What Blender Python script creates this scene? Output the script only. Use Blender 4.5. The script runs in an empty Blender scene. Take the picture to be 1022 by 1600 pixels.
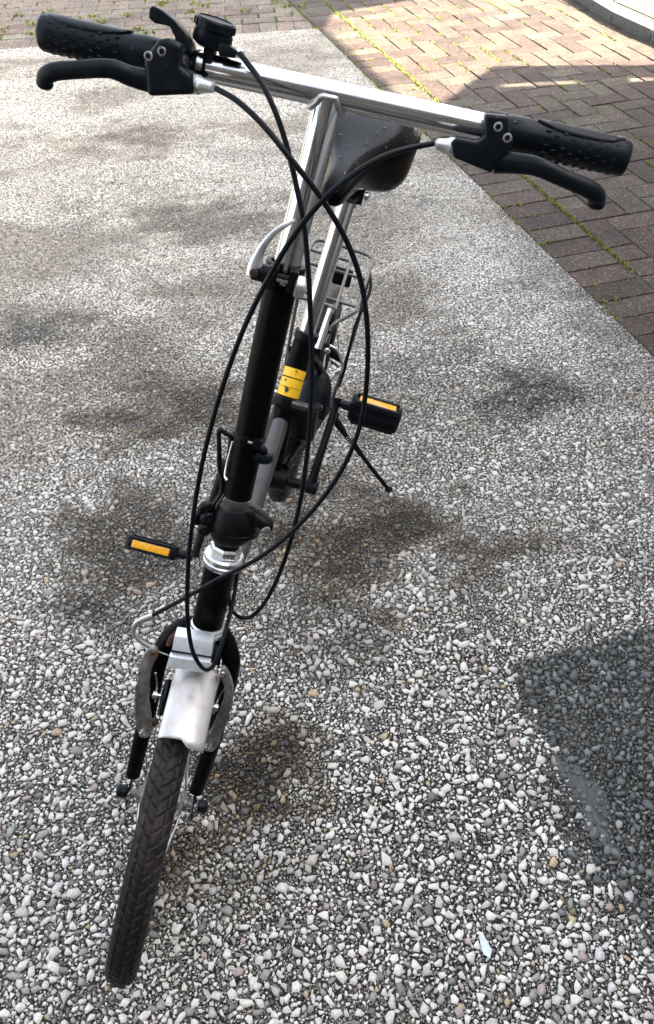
import bpy, bmesh, math, random
import numpy as np
from mathutils import Vector, Matrix
random.seed(7)
RNG = np.random.default_rng(11)
SC = bpy.context.scene
COL = SC.collection
RAD = math.radians

# ------------------------------------------------------------------ camera, sky, sun, exposure
CAM_H, CAM_PITCH, CAM_ROLL, CAM_F = 1.386, 44.7133, -2.5709, 1289.73
cam_data = bpy.data.cameras.new('camera')
cam = bpy.data.objects.new('camera', cam_data); COL.objects.link(cam)
CAM_M = Matrix.Rotation(RAD(90 - CAM_PITCH), 3, 'X') @ Matrix.Rotation(RAD(CAM_ROLL), 3, 'Z')
cam.matrix_world = Matrix.Translation((0, 0, CAM_H)) @ CAM_M.to_4x4()
cam_data.sensor_fit = 'VERTICAL'; cam_data.sensor_height = 36.0
cam_data.lens = CAM_F / 1600 * 36.0
cam_data.clip_start = 0.02; cam_data.clip_end = 400
SC.camera = cam

SUN_EL = 35.0
world = bpy.data.worlds.new('World'); SC.world = world; world.use_nodes = True
wn = world.node_tree; wn.nodes.clear()
sky = wn.nodes.new('ShaderNodeTexSky'); sky.sky_type = 'NISHITA'; sky.sun_disc = False
sky.sun_elevation = RAD(SUN_EL); sky.sun_rotation = RAD(90)
sky.air_density = 1.0; sky.dust_density = 6.0; sky.ozone_density = 1.0
bg = wn.nodes.new('ShaderNodeBackground'); bg.inputs[1].default_value = 0.08
wo = wn.nodes.new('ShaderNodeOutputWorld')
hsv = wn.nodes.new('ShaderNodeHueSaturation'); hsv.inputs['Saturation'].default_value = .42   # thin white overcast veil
wn.links.new(sky.outputs[0], hsv.inputs['Color']); wn.links.new(hsv.outputs[0], bg.inputs[0]); wn.links.new(bg.outputs[0], wo.inputs[0])
sun_data = bpy.data.lights.new('sun', 'SUN'); sun_data.energy = 5.0; sun_data.angle = RAD(0.6)
sun_data.color = (1.0, 0.945, 0.80)
sun = bpy.data.objects.new('sun', sun_data); COL.objects.link(sun)
SUN_DIR = Vector((math.cos(RAD(SUN_EL)), 0.0, math.sin(RAD(SUN_EL))))
sun.rotation_euler = SUN_DIR.to_track_quat('Z', 'Y').to_euler()
SC.view_settings.view_transform = 'Standard'; SC.view_settings.look = 'None'
SC.view_settings.exposure = 3.6; SC.view_settings.gamma = 1.0
SC.view_settings.use_curve_mapping = False

# ------------------------------------------------------------------ materials
def mat(name, base, rough=0.5, metal=0.0, noise=None, bump=None, spec=0.5, coat=0.0, rough_var=0.0):
    """noise=(scale, colour2, lo, hi) mixes a second colour in; bump=(scale, strength, distance)"""
    m = bpy.data.materials.new(name); m.use_nodes = True
    nt = m.node_tree; b = nt.nodes['Principled BSDF']
    b.inputs['Base Color'].default_value = (*base, 1); b.inputs['Roughness'].default_value = rough
    b.inputs['Metallic'].default_value = metal; b.inputs['Specular IOR Level'].default_value = spec
    b.inputs['Coat Weight'].default_value = coat; b.inputs['Coat Roughness'].default_value = 0.08
    tc = nt.nodes.new('ShaderNodeTexCoord')
    if noise:
        n = nt.nodes.new('ShaderNodeTexNoise'); n.inputs['Scale'].default_value = noise[0]
        n.inputs['Detail'].default_value = 6; n.inputs['Roughness'].default_value = 0.65
        r = nt.nodes.new('ShaderNodeValToRGB')
        r.color_ramp.elements[0].position = noise[2]; r.color_ramp.elements[1].position = noise[3]
        r.color_ramp.elements[0].color = (*base, 1); r.color_ramp.elements[1].color = (*noise[1], 1)
        nt.links.new(tc.outputs['Object'], n.inputs['Vector']); nt.links.new(n.outputs['Fac'], r.inputs[0])
        nt.links.new(r.outputs[0], b.inputs['Base Color'])
    if rough_var:
        n2 = nt.nodes.new('ShaderNodeTexNoise'); n2.inputs['Scale'].default_value = 60; n2.inputs['Detail'].default_value = 5
        mr = nt.nodes.new('ShaderNodeMapRange'); mr.inputs['To Min'].default_value = max(0.02, rough - rough_var)
        mr.inputs['To Max'].default_value = rough + rough_var
        mr.inputs['From Min'].default_value = 0.3; mr.inputs['From Max'].default_value = 0.7
        nt.links.new(tc.outputs['Object'], n2.inputs['Vector']); nt.links.new(n2.outputs['Fac'], mr.inputs[0])
        nt.links.new(mr.outputs[0], b.inputs['Roughness'])
    if bump:
        n3 = nt.nodes.new('ShaderNodeTexNoise'); n3.inputs['Scale'].default_value = bump[0]; n3.inputs['Detail'].default_value = 5
        bp = nt.nodes.new('ShaderNodeBump'); bp.inputs['Strength'].default_value = bump[1]; bp.inputs['Distance'].default_value = bump[2]
        nt.links.new(tc.outputs['Object'], n3.inputs['Vector']); nt.links.new(n3.outputs['Fac'], bp.inputs['Height'])
        nt.links.new(bp.outputs[0], b.inputs['Normal'])
    return m

M = dict(
    alu=mat('polished_aluminium', (.64, .64, .65), .17, 1.0, (35, (.50, .49, .48), .45, .75), (300, .05, .0005), rough_var=.06),
    chrome=mat('zinc_plate', (.70, .71, .73), .3, 1.0, (90, (.42, .40, .38), .5, .8), (200, .1, .0005), rough_var=.1),
    castalu=mat('cast_alloy', (.30, .30, .29), .5, .75, (70, (.16, .14, .12), .42, .62), (250, .25, .0008), rough_var=.1),
    brownpin=mat('brown_pin', (.035, .024, .02), .5, .3, (90, (.06, .035, .025), .4, .7)),
    rust=mat('rusty_steel', (.06, .032, .02), .75, .2, (120, (.15, .07, .03), .4, .7), (260, .4, .001)),
    bolt=mat('steel_bolt', (.6, .6, .62), .25, 1.0, (150, (.3, .24, .18), .5, .8)),
    blackpaint=mat('black_paint', (.0025, .0025, .003), .30, 0.0, (45, (.009, .0065, .005), .6, .85), (150, .05, .0005), spec=0.06, rough_var=.08),
    blackmetal=mat('black_cast_metal', (.0035, .004, .0048), .38, 0.0, (80, (.014, .013, .012), .55, .85), (200, .15, .0006), rough_var=.1, spec=0.12),
    plastic=mat('black_plastic', (.0035, .0055, .0080), .34, 0.0, (60, (.007, .009, .012), .5, .8), (400, .12, .0003), rough_var=.1, spec=0.15),
    rubber=mat('grip_rubber', (.0038, .0060, .0085), .36, 0.0, (40, (.008, .010, .013), .5, .8), (500, .15, .0003), rough_var=.1, spec=0.16),
    tyre=mat('tyre_rubber', (.011, .0108, .0105), .5, 0.0, (30, (.045, .034, .026), .48, .8), (350, .3, .0005), rough_var=.12, spec=0.18),
    cable=mat('cable_housing', (.003, .0045, .007), .36, 0.0, (40, (.007, .009, .012), .5, .8), rough_var=.08, spec=0.12),
    wire=mat('bare_wire', (.55, .54, .52), .35, 1.0),
    vinyl=mat('black_vinyl', (.0012, .0014, .0019), .17, 0.0, (25, (.003, .0033, .004), .45, .7), (45, .05, .001), spec=0.09, rough_var=.06),
    guard=mat('pearl_mudguard', (.54, .52, .505), .37, .65, (40, (.40, .34, .30), .5, .85), (120, .06, .0006), rough_var=.08),
    greytube=mat('grey_painted_tube', (.05, .05, .05), .4, .4, (60, (.03, .028, .026), .5, .72), (150, .1, .0005), rough_var=.1),
    amber=mat('amber_reflector', (.90, .44, .012), .25, 0.0, (300, (.68, .28, .008), .4, .6), (500, .6, .001), coat=.5),
    yellow=mat('yellow_band', (.85, .50, .015), .4, 0.0, (75, (.02, .017, .01), .60, .64)),
    rack=mat('rack_steel', (.13, .125, .12), .36, .8, (80, (.22, .20, .17), .5, .7), rough_var=.1),
    satin=mat('satin_alloy', (.66, .66, .66), .36, .9, (70, (.48, .47, .45), .5, .75), (200, .08, .0005), rough_var=.08),
    zinc=mat('bright_zinc', (.66, .69, .72), .42, .6, (90, (.45, .44, .42), .55, .85), (200, .1, .0005), rough_var=.1),
    paper=mat('pale_scrap', (.62, .68, .76), .5, 0.0, (150, (.5, .55, .62), .4, .7)),
)

# ------------------------------------------------------------------ mesh helpers
def spline(pts, per=8):
    p = np.array(pts, float)
    if len(p) < 3 or per <= 1: return p
    q = np.vstack([2 * p[0] - p[1], p, 2 * p[-1] - p[-2]])
    out = []
    for i in range(1, len(q) - 2):
        for k in range(per):
            t = k / per
            out.append(0.5 * ((2 * q[i]) + (-q[i-1] + q[i+1]) * t + (2*q[i-1] - 5*q[i] + 4*q[i+1] - q[i+2]) * t*t
                              + (-q[i-1] + 3*q[i] - 3*q[i+1] + q[i+2]) * t**3))
    out.append(p[-1])
    return np.array(out)

def nrm(v):
    v = np.array(v, float); return v / (np.linalg.norm(v) + 1e-12)

class MB:
    def __init__(self): self.v, self.f = [], []
    def add(self, verts, faces):
        o = len(self.v); self.v += [tuple(map(float, x)) for x in verts]
        self.f += [tuple(int(i) + o for i in f) for f in faces]; return self
    def loft(self, rings, close=True, caps=True):
        n = len(rings[0]); V = [p for r in rings for p in r]; F = []
        for a in range(len(rings) - 1):
            for i in range(n if close else n - 1):
                j = (i + 1) % n
                F.append((a*n+i, a*n+j, (a+1)*n+j, (a+1)*n+i))
        if caps and close:
            F.append(tuple(range(n))[::-1]); F.append(tuple((len(rings)-1)*n + i for i in range(n)))
        return self.add(V, F)
    def tube(self, pts, r, n=12, per=1, caps=True, flat=None):
        """r: number or list along the control points; flat=(direction, ratio) squashes the section along a direction"""
        P = spline(pts, per); m = len(P)
        if np.isscalar(r): R = np.full(m, float(r))
        else: R = np.interp(np.linspace(0, len(r) - 1, m), range(len(r)), r)
        T = np.gradient(P, axis=0); T /= np.linalg.norm(T, axis=1)[:, None] + 1e-12
        ref = np.array(flat[0], float) if flat else np.array([.31, .52, .79])
        u = nrm(ref - T[0] * ref.dot(T[0])); rings = []
        for i in range(m):
            u = nrm((ref if flat else u) - T[i] * (ref if flat else u).dot(T[i])); w = np.cross(T[i], u)
            k = flat[1] if flat else 1.0
            rings.append([P[i] + R[i] * (math.cos(a) * u * k + math.sin(a) * w) for a in np.arange(n) * 2 * math.pi / n])
        return self.loft(rings, True, caps)
    def lathe(self, o, ax, prof, n=24, caps=True, start=0.0):
        """prof: (radius, distance along the axis)"""
        ax = nrm(ax); ref = np.array([.9, .1, .3]); u = nrm(ref - ax * ref.dot(ax)); w = np.cross(ax, u); o = np.array(o, float)
        rings = [[o + ax * t + r * (math.cos(a) * u + math.sin(a) * w) for a in start + np.arange(n) * 2 * math.pi / n] for r, t in prof]
        return self.loft(rings, True, caps)
    def prism(self, poly, d):
        """polygon of 3-D points pushed along d"""
        p = [np.array(x, float) for x in poly]; d = np.array(d, float)
        return self.loft([p, [x + d for x in p]])
    def box(self, c, ex, ey, ez):
        c, ex, ey, ez = (np.array(x, float) for x in (c, ex, ey, ez))
        q = [c - ex - ey, c + ex - ey, c + ex + ey, c - ex + ey]
        return self.loft([[x - ez for x in q], [x + ez for x in q]])
    def blob(self, c, ex, ey, ez, n=8, m=5):
        c, ex, ey, ez = (np.array(x, float) for x in (c, ex, ey, ez)); rings = []
        for i in range(1, m):
            t = math.pi * i / m
            rings.append([c + math.sin(t) * (math.cos(a) * ex + math.sin(a) * ey) - math.cos(t) * ez for a in np.arange(n) * 2 * math.pi / n])
        return self.loft(rings)
    def build(self, name, material, parent=None, bevel=0.0, seg=2, smooth=35, label=None, subsurf=0):
        me = bpy.data.meshes.new(name); me.from_pydata(self.v, [], self.f); me.validate()
        bm = bmesh.new(); bm.from_mesh(me)
        bmesh.ops.recalc_face_normals(bm, faces=bm.faces)
        if bevel:
            ed = [e for e in bm.edges if len(e.link_faces) == 2 and e.calc_face_angle(0) > RAD(40)]
            bmesh.ops.bevel(bm, geom=ed, offset=bevel, segments=seg, affect='EDGES', profile=.6, clamp_overlap=True)
        bm.to_mesh(me); bm.free()
        me.materials.append(material if not isinstance(material, str) else M[material])
        if smooth:
            me.shade_smooth(); me.set_sharp_from_angle(angle=RAD(smooth))
        o = bpy.data.objects.new(name, me); COL.objects.link(o)
        if parent: o.parent = parent
        if subsurf:
            s = o.modifiers.new('smooth', 'SUBSURF'); s.levels = subsurf; s.render_levels = subsurf
        if label: o['label'] = label
        return o

def tag(o, label=None, cat=None, group=None, kind=None):
    if label: o['label'] = label
    if cat: o['category'] = cat
    if group: o['group'] = group
    if kind: o['kind'] = kind
    return o

def raw_mesh(name, V, polys_n, loops, material, colors=None, parent=None):
    """fast mesh from arrays: V (n,3), polys_n = loop count of each face, loops = vertex indices"""
    me = bpy.data.meshes.new(name); V = np.ascontiguousarray(V, np.float32)
    me.vertices.add(len(V)); me.vertices.foreach_set('co', V.ravel())
    me.loops.add(len(loops)); me.loops.foreach_set('vertex_index', np.ascontiguousarray(loops, np.int32))
    me.polygons.add(len(polys_n)); st = np.concatenate([[0], np.cumsum(polys_n)[:-1]]).astype(np.int32)
    me.polygons.foreach_set('loop_start', st)
    if colors is not None:
        ca = me.color_attributes.new('tint', 'FLOAT_COLOR', 'POINT')
        ca.data.foreach_set('color', np.ascontiguousarray(colors, np.float32).ravel())
    me.update(calc_edges=True); me.materials.append(material)
    o = bpy.data.objects.new(name, me); COL.objects.link(o)
    if parent: o.parent = parent
    return o

# ------------------------------------------------------------------ ground layout
GX, GY, GR = 0.9321, 2.0827, RAD(-75.5006)
GE = np.array([math.cos(GR), math.sin(GR)]); GK = np.array([-GE[1], GE[0]])
GO = np.array([GX, GY])
def uv(u, v): return GO + u * GE + v * GK
def to_uv(p): d = np.asarray(p) - GO; return d @ GE, d @ GK
CORNER = np.array([.048, 5.413]); TDIR = np.array([-.9975, -.0708]); TN = np.array([-.0708, .9975])

# dark stains on the asphalt: x, y, radius across, radius along, strength, brownness
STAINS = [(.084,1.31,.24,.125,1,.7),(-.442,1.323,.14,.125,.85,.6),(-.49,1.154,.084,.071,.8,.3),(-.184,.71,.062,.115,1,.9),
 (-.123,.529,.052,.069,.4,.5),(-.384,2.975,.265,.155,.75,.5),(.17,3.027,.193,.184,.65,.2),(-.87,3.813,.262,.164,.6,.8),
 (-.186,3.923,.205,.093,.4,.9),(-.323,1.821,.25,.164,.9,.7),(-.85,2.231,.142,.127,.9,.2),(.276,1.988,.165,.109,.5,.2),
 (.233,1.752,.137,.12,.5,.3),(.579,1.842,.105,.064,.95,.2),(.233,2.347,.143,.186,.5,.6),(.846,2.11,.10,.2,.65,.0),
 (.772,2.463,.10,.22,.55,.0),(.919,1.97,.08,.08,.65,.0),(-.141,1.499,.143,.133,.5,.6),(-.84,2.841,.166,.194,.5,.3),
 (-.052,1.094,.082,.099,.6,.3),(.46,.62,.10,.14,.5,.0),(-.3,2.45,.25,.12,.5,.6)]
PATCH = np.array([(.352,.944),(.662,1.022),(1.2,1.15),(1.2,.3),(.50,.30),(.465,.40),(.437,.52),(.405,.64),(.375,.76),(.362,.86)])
def vnoise(x, y, seed=0):
    """smooth value noise, vectorised"""
    xi, yi = np.floor(x).astype(np.int64), np.floor(y).astype(np.int64); fx, fy = x - xi, y - yi
    fx, fy = fx*fx*(3-2*fx), fy*fy*(3-2*fy)
    def h(a, b):
        n = (a * 374761393 + b * 668265263 + seed * 1274126177) & 0xffffffff
        n = ((n ^ (n >> 13)) * 1274126177) & 0xffffffff
        return ((n ^ (n >> 16)) & 0xffff) / 65535.0
    return (h(xi,yi)*(1-fx)+h(xi+1,yi)*fx)*(1-fy) + (h(xi,yi+1)*(1-fx)+h(xi+1,yi+1)*fx)*fy
def fbm(x, y, s=0): return .5*vnoise(x,y,s)+.27*vnoise(x*2.1,y*2.1,s+1)+.15*vnoise(x*4.3,y*4.3,s+2)+.08*vnoise(x*9,y*9,s+3)
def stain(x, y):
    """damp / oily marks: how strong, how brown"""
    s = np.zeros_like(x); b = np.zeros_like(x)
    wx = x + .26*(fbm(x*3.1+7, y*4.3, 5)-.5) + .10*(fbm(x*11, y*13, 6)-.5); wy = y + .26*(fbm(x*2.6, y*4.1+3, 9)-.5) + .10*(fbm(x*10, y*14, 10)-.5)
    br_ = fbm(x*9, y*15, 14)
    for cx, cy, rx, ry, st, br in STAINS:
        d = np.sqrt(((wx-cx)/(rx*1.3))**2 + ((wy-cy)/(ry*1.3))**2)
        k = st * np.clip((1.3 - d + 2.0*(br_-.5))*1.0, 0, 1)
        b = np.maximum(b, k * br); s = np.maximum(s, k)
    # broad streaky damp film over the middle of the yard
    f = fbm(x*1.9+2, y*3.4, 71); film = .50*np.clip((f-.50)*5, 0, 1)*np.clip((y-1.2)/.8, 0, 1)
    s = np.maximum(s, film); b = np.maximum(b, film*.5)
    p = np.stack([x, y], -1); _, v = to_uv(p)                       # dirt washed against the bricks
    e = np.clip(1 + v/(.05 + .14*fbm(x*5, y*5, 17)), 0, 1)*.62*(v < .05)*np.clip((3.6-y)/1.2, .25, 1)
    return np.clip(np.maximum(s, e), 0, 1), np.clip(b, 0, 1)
def in_poly(x, y, poly):
    r = np.zeros(x.shape, bool); n = len(poly)
    for i in range(n):
        x1, y1 = poly[i]; x2, y2 = poly[(i+1) % n]
        c = ((y1 > y) != (y2 > y)) & (x < (x2-x1)*(y-y1)/(y2-y1+1e-12)+x1); r ^= c
    return r
def in_asphalt(x, y, pad=0.0):
    p = np.stack([x, y], -1); _, v = to_uv(p); t = (p - CORNER) @ TN
    return (v < -pad) & (t < -pad)

# ------------------------------------------------------------------ asphalt sheet, ground
def node_asphalt():
    m = bpy.data.materials.new('bitumen'); m.use_nodes = True; nt = m.node_tree; b = nt.nodes['Principled BSDF']
    N, L = nt.nodes.new, nt.links.new
    tc = N('ShaderNodeTexCoord'); at = N('ShaderNodeAttribute'); at.attribute_name = 'tint'
    v = N('ShaderNodeTexVoronoi'); v.inputs['Scale'].default_value = 330
    cr = N('ShaderNodeValToRGB'); e = cr.color_ramp.elements
    e[0].position = .5; e[0].color = (.6, .6, .6, 1); e[1].position = .86; e[1].color = (5.5, 5.2, 4.7, 1)
    sep = N('ShaderNodeSeparateColor'); L(tc.outputs['Object'], v.inputs['Vector']); L(v.outputs['Color'], sep.inputs[0])
    L(sep.outputs[0], cr.inputs[0])
    mx = N('ShaderNodeMix'); mx.data_type = 'RGBA'; mx.blend_type = 'MULTIPLY'; mx.inputs[0].default_value = 1
    L(at.outputs['Color'], mx.inputs[6]); L(cr.outputs[0], mx.inputs[7]); L(mx.outputs[2], b.inputs['Base Color'])
    n = N('ShaderNodeTexNoise'); n.inputs['Scale'].default_value = 160; n.inputs['Detail'].default_value = 6
    L(tc.outputs['Object'], n.inputs['Vector'])
    ad = N('ShaderNodeMath'); ad.operation = 'ADD'; L(n.outputs['Fac'], ad.inputs[0]); L(v.outputs['Distance'], ad.inputs[1])
    bp = N('ShaderNodeBump'); bp.inputs['Strength'].default_value = .8; bp.inputs['Distance'].default_value = .003
    L(ad.outputs[0], bp.inputs['Height']); L(bp.outputs[0], b.inputs['Normal'])
    b.inputs['Roughness'].default_value = .5; b.inputs['Specular IOR Level'].default_value = .15
    return m
BITUMEN = node_asphalt()

def asphalt_sheet():
    # grid over the driveway, cut along the paving edges; tint holds how light the binder is
    xs = np.arange(-3.2, 1.6, .03); ys = np.arange(-1.0, 5.6, .03)
    X, Y = np.meshgrid(xs, ys); x, y = X.ravel().copy(), Y.ravel().copy()
    for _ in range(2):     # pull what lies beyond the edges back onto them
        p = np.stack([x, y], 1); _, v = to_uv(p); o = v > 0; p[o] -= np.outer(v[o], GK)
        t = (p - CORNER) @ TN; o = t > 0; p[o] -= np.outer(t[o], TN); x, y = p[:, 0], p[:, 1]
    nx, ny = len(xs), len(ys); idx = np.arange(nx*ny).reshape(ny, nx)
    q = np.stack([idx[:-1,:-1], idx[:-1,1:], idx[1:,1:], idx[1:,:-1]], -1).reshape(-1, 4)
    P = np.stack([x, y], 1); A = P[q]
    area = np.abs((A[:,2,0]-A[:,0,0])*(A[:,3,1]-A[:,1,1])-(A[:,3,0]-A[:,1,0])*(A[:,2,1]-A[:,0,1]))/2
    q = q[area > 2e-5]
    s, b = stain(x, y); g = .013 + .018 * fbm(x*3, y*3, 3) + .10*np.clip((y-.9)/1.9, 0, 1)*(.5+fbm(x*2.2, y*2.2, 4)); g *= (1 - .75*s)   # paler with distance: far sheen painted into the binder colour
    col = np.stack([g*(1.05+.35*b), g*(1+.1*b), g*(.92-.12*b), np.ones_like(g)], 1)
    mud = np.exp(-(((x-.425)/.05)**2 + ((y-.66)/.13)**2)); col[:, :3] += mud[:, None]*np.array([.012, .013, .014])
    z = .0012*(fbm(x*14, y*14, 21)-.5)
    o = raw_mesh('driveway', np.stack([x, y, z], 1), np.full(len(q), 4), q.ravel(), BITUMEN, col)
    return tag(o, kind='structure')
asphalt_sheet()

SILT = mat('wet_silt', (.024, .0265, .028), .34, 0, (40, (.040, .043, .045), .4, .65), (300, .15, .0006))
sv = []
for k in range(40):
    t = 2*math.pi*k/40; r = 1 + .28*math.sin(3*t+1) + .18*math.sin(5*t+2.2) + .10*math.sin(9*t)
    sv.append((.432 + .030*r*math.cos(t) + .022*math.sin(t)*-1, .655 + .098*r*math.sin(t), -.0006))
o = MB().add(sv + [(.432, .655, .0034)], [(k, (k+1) % 40, 40) for k in range(40)]).build('puddle', SILT, smooth=0); tag(o, kind='structure')
gm = mat('far_ground', (.10, .095, .085), .8, 0, (3, (.16, .15, .13), .4, .6), (60, .4, .01))
o = MB().add([(-45,-45,-.09),(45,-45,-.09),(45,45,-.09),(-45,45,-.09)], [(0,1,2,3)]).build('ground', gm, smooth=0); tag(o, kind='structure')

# ------------------------------------------------------------------ stone chippings set in the asphalt
def node_chip(name, rough):
    m = bpy.data.materials.new(name); m.use_nodes = True; nt = m.node_tree; b = nt.nodes['Principled BSDF']
    N, L = nt.nodes.new, nt.links.new
    at = N('ShaderNodeAttribute'); at.attribute_name = 'tint'; tc = N('ShaderNodeTexCoord')
    wr = N('ShaderNodeMapRange'); wr.inputs['To Min'].default_value = rough*.45; wr.inputs['To Max'].default_value = rough   # alpha: 1 dry, 0 wet
    L(at.outputs['Alpha'], wr.inputs[0]); L(wr.outputs[0], b.inputs['Roughness'])
    n = N('ShaderNodeTexNoise'); n.inputs['Scale'].default_value = 260; n.inputs['Detail'].default_value = 5
    L(tc.outputs['Object'], n.inputs['Vector'])
    mr = N('ShaderNodeMapRange'); mr.inputs['From Min'].default_value = .3; mr.inputs['From Max'].default_value = .7
    mr.inputs['To Min'].default_value = .72; mr.inputs['To Max'].default_value = 1.1; L(n.outputs['Fac'], mr.inputs[0])
    mx = N('ShaderNodeMix'); mx.data_type = 'RGBA'; mx.blend_type = 'MULTIPLY'; mx.inputs[0].default_value = 1
    L(at.outputs['Color'], mx.inputs[6]); L(mr.outputs[0], mx.inputs[7]); L(mx.outputs[2], b.inputs['Base Color'])
    bp = N('ShaderNodeBump'); bp.inputs['Strength'].default_value = .2; bp.inputs['Distance'].default_value = .0007
    L(n.outputs['Fac'], bp.inputs['Height']); L(bp.outputs[0], b.inputs['Normal'])
    return m

def cam_visible(x, y, margin=60):
    R = np.array(CAM_M); d = np.stack([x, y, np.zeros_like(x)], 1) - np.array([0, 0, CAM_H]); q = d @ R
    px = 511 + CAM_F*q[:,0]/-q[:,2]; py = 800 - CAM_F*q[:,1]/-q[:,2]
    return (q[:,2] < 0) & (px > -margin) & (px < 1022+margin) & (py > -margin) & (py < 1600+margin)

def chippings():
    X0, Y0, RES = -3.0, -.1, .0016
    GXn, GYn = int(4.6/RES), int(5.8/RES)
    occ = np.zeros((GYn, GXn), bool)
    allc = []
    def throw(n, rmin, rmax, y0, y1, batch, gap, dens_seed, tight=.86):
        for _ in range(n // batch):
            # more throws near the camera than far away
            y = y0 + (y1-y0)*RNG.random(batch)
            w = .75 + .42*y; x = (RNG.random(batch)*2-1)*w
            r = rmin + (rmax-rmin)*RNG.random(batch)**2.8
            k = cam_visible(x, y, 110) & in_asphalt(x, y, .002) & (RNG.random(batch) < np.where(in_asphalt(x, y, .022), 1, .55)); x, y, r = x[k], y[k], r[k]
            ip = in_poly(x, y, PATCH)
            d = fbm(x*5, y*5, dens_seed)
            keep = (RNG.random(len(x)) < np.clip(.25 + 1.5*(d-.18), .2, 1)) | ip
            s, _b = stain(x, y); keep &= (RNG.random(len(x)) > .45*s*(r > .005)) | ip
            mud = np.exp(-(((x-.425)/.05)**2 + ((y-.66)/.13)**2)); keep &= RNG.random(len(x)) > .86*mud
            x, y, r = x[keep], y[keep], r[keep]
            ok = np.ones(len(x), bool); rr = r*tight
            for a in np.arange(8)*math.pi/4:
                for f in (0, .6, 1.0):
                    ix = ((x + np.cos(a)*rr*f - X0)/RES).astype(int); iy = ((y + np.sin(a)*rr*f - Y0)/RES).astype(int)
                    ok &= ~occ[np.clip(iy,0,GYn-1), np.clip(ix,0,GXn-1)]
            x, y, r = x[ok], y[ok], r[ok]
            # drop clashes inside the batch
            cell = (np.floor(x/(rmax*1.6))*100003 + np.floor(y/(rmax*1.6))).astype(np.int64)
            _, first = np.unique(cell, return_index=True); x, y, r = x[first], y[first], r[first]
            kk = int(rmax*tight/RES)+1
            for dx in range(-kk, kk+1):
                for dy in range(-kk, kk+1):
                    inn = dx*dx+dy*dy <= (r*gap/RES)**2
                    ix = ((x[inn]-X0)/RES).astype(int)+dx; iy = ((y[inn]-Y0)/RES).astype(int)+dy
                    occ[np.clip(iy,0,GYn-1), np.clip(ix,0,GXn-1)] = True
            allc.append(np.stack([x, y, r], 1))
    throw(4000, .0080, .0125, .2, 1.5, 1000, .70, 31, .74)
    throw(90000, .0048, .0100, .2, 2.2, 6000, .74, 31, .80)
    throw(400000, .0030, .0052, .2, 2.2, 10000, .76, 33, .84)
    throw(500000, .0014, .0029, .2, 1.5, 20000, .8, 35, .88)
    throw(300000, .0046, .0082, 2.2, 5.45, 9000, .74, 31, .8)
    throw(540000, .0030, .0046, 2.2, 5.45, 9000, .78, 33)
    C = np.vstack(allc); x, y, r = C.T; n = len(C)
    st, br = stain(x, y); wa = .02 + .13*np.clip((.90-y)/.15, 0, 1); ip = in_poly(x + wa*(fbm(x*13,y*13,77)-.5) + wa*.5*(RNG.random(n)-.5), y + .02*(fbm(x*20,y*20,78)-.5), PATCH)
    pal = np.array([(.66,.625,.56),(.62,.60,.56),(.47,.44,.395),(.27,.26,.245),(.16,.155,.15),(.42,.32,.20),(.36,.29,.265),(.42,.33,.31)])
    pr = np.array([.45,.29,.13,.06,.03,.02,.01,.01]); c = pal[RNG.choice(len(pal), n, p=pr)]
    small = r < .003
    c[small] *= (.45 + .75*RNG.random(small.sum()))[:, None]
    c *= (.86 + .25*RNG.random(n))[:, None]; c[RNG.random(n) < .10] *= .45
    tan = np.array([(.20,.14,.07),(.30,.20,.085),(.12,.10,.07),(.42,.24,.05),(.09,.08,.065)])[RNG.choice(5, n, p=[.32,.2,.3,.06,.12])]
    w = np.clip(br*1.3*(.6+.8*RNG.random(n)), 0, 1)[:, None]; c = c*(1-w) + tan*w
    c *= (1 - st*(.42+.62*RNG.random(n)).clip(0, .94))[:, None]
    c *= (.74 + .5*fbm(x*1.7, y*1.7, 61))[:, None]
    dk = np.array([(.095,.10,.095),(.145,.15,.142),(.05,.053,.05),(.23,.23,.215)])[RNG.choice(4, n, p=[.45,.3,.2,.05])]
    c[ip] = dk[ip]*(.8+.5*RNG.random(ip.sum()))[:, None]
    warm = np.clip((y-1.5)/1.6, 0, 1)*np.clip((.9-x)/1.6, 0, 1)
    c *= 1 + warm[:, None]*np.array([.20, .13, .02])               # creamy glare towards the far left, painted into the chip colours
    c = c.clip(.006, .82); wet = np.clip(1 - .9*st - .2*ip, 0, 1)[:, None]
    k6 = r >= .0034
    def make(sel, sides):
        m = sel.sum(); X, Y, Rr, Cc, I, W = x[sel], y[sel], r[sel], c[sel], ip[sel], wet[sel]
        base = (np.arange(sides)[None]*2*math.pi/sides + RNG.random((m,1))*6.28 + (RNG.random((m,sides))-.5)*(4.4/sides))
        rad = Rr[:,None]*(.52+.70*RNG.random((m,sides)))
        el = 1 + .95*RNG.random((m,1))**1.5; th = RNG.random((m,1))*math.pi
        px, py = rad*np.cos(base)*el**.5, rad*np.sin(base)/el**.5
        qx, qy = px*np.cos(th)-py*np.sin(th), px*np.sin(th)+py*np.cos(th)
        h = (Rr*(.16+.18*RNG.random(m)) + np.where(I, Rr*.35, 0))[:,None]
        tx, ty = (RNG.random((m,1))-.5)*.26, (RNG.random((m,1))-.5)*.26
        tx = np.where(I[:,None], tx*2.6, tx); ty = np.where(I[:,None], ty*2.6, ty)
        low = np.stack([X[:,None]+qx, Y[:,None]+qy, np.full_like(qx, -.001)], -1)
        top = np.stack([X[:,None]+qx*.9, Y[:,None]+qy*.9, h + qx*tx + qy*ty + Rr[:,None]*.03*(RNG.random((m,sides))-.5)], -1)
        V = np.concatenate([low, top], 1).reshape(-1, 3)
        off = (np.arange(m)*2*sides)[:,None]
        cap = off + sides + np.arange(sides)[None]
        i = np.arange(sides); j = (i+1) % sides
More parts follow.
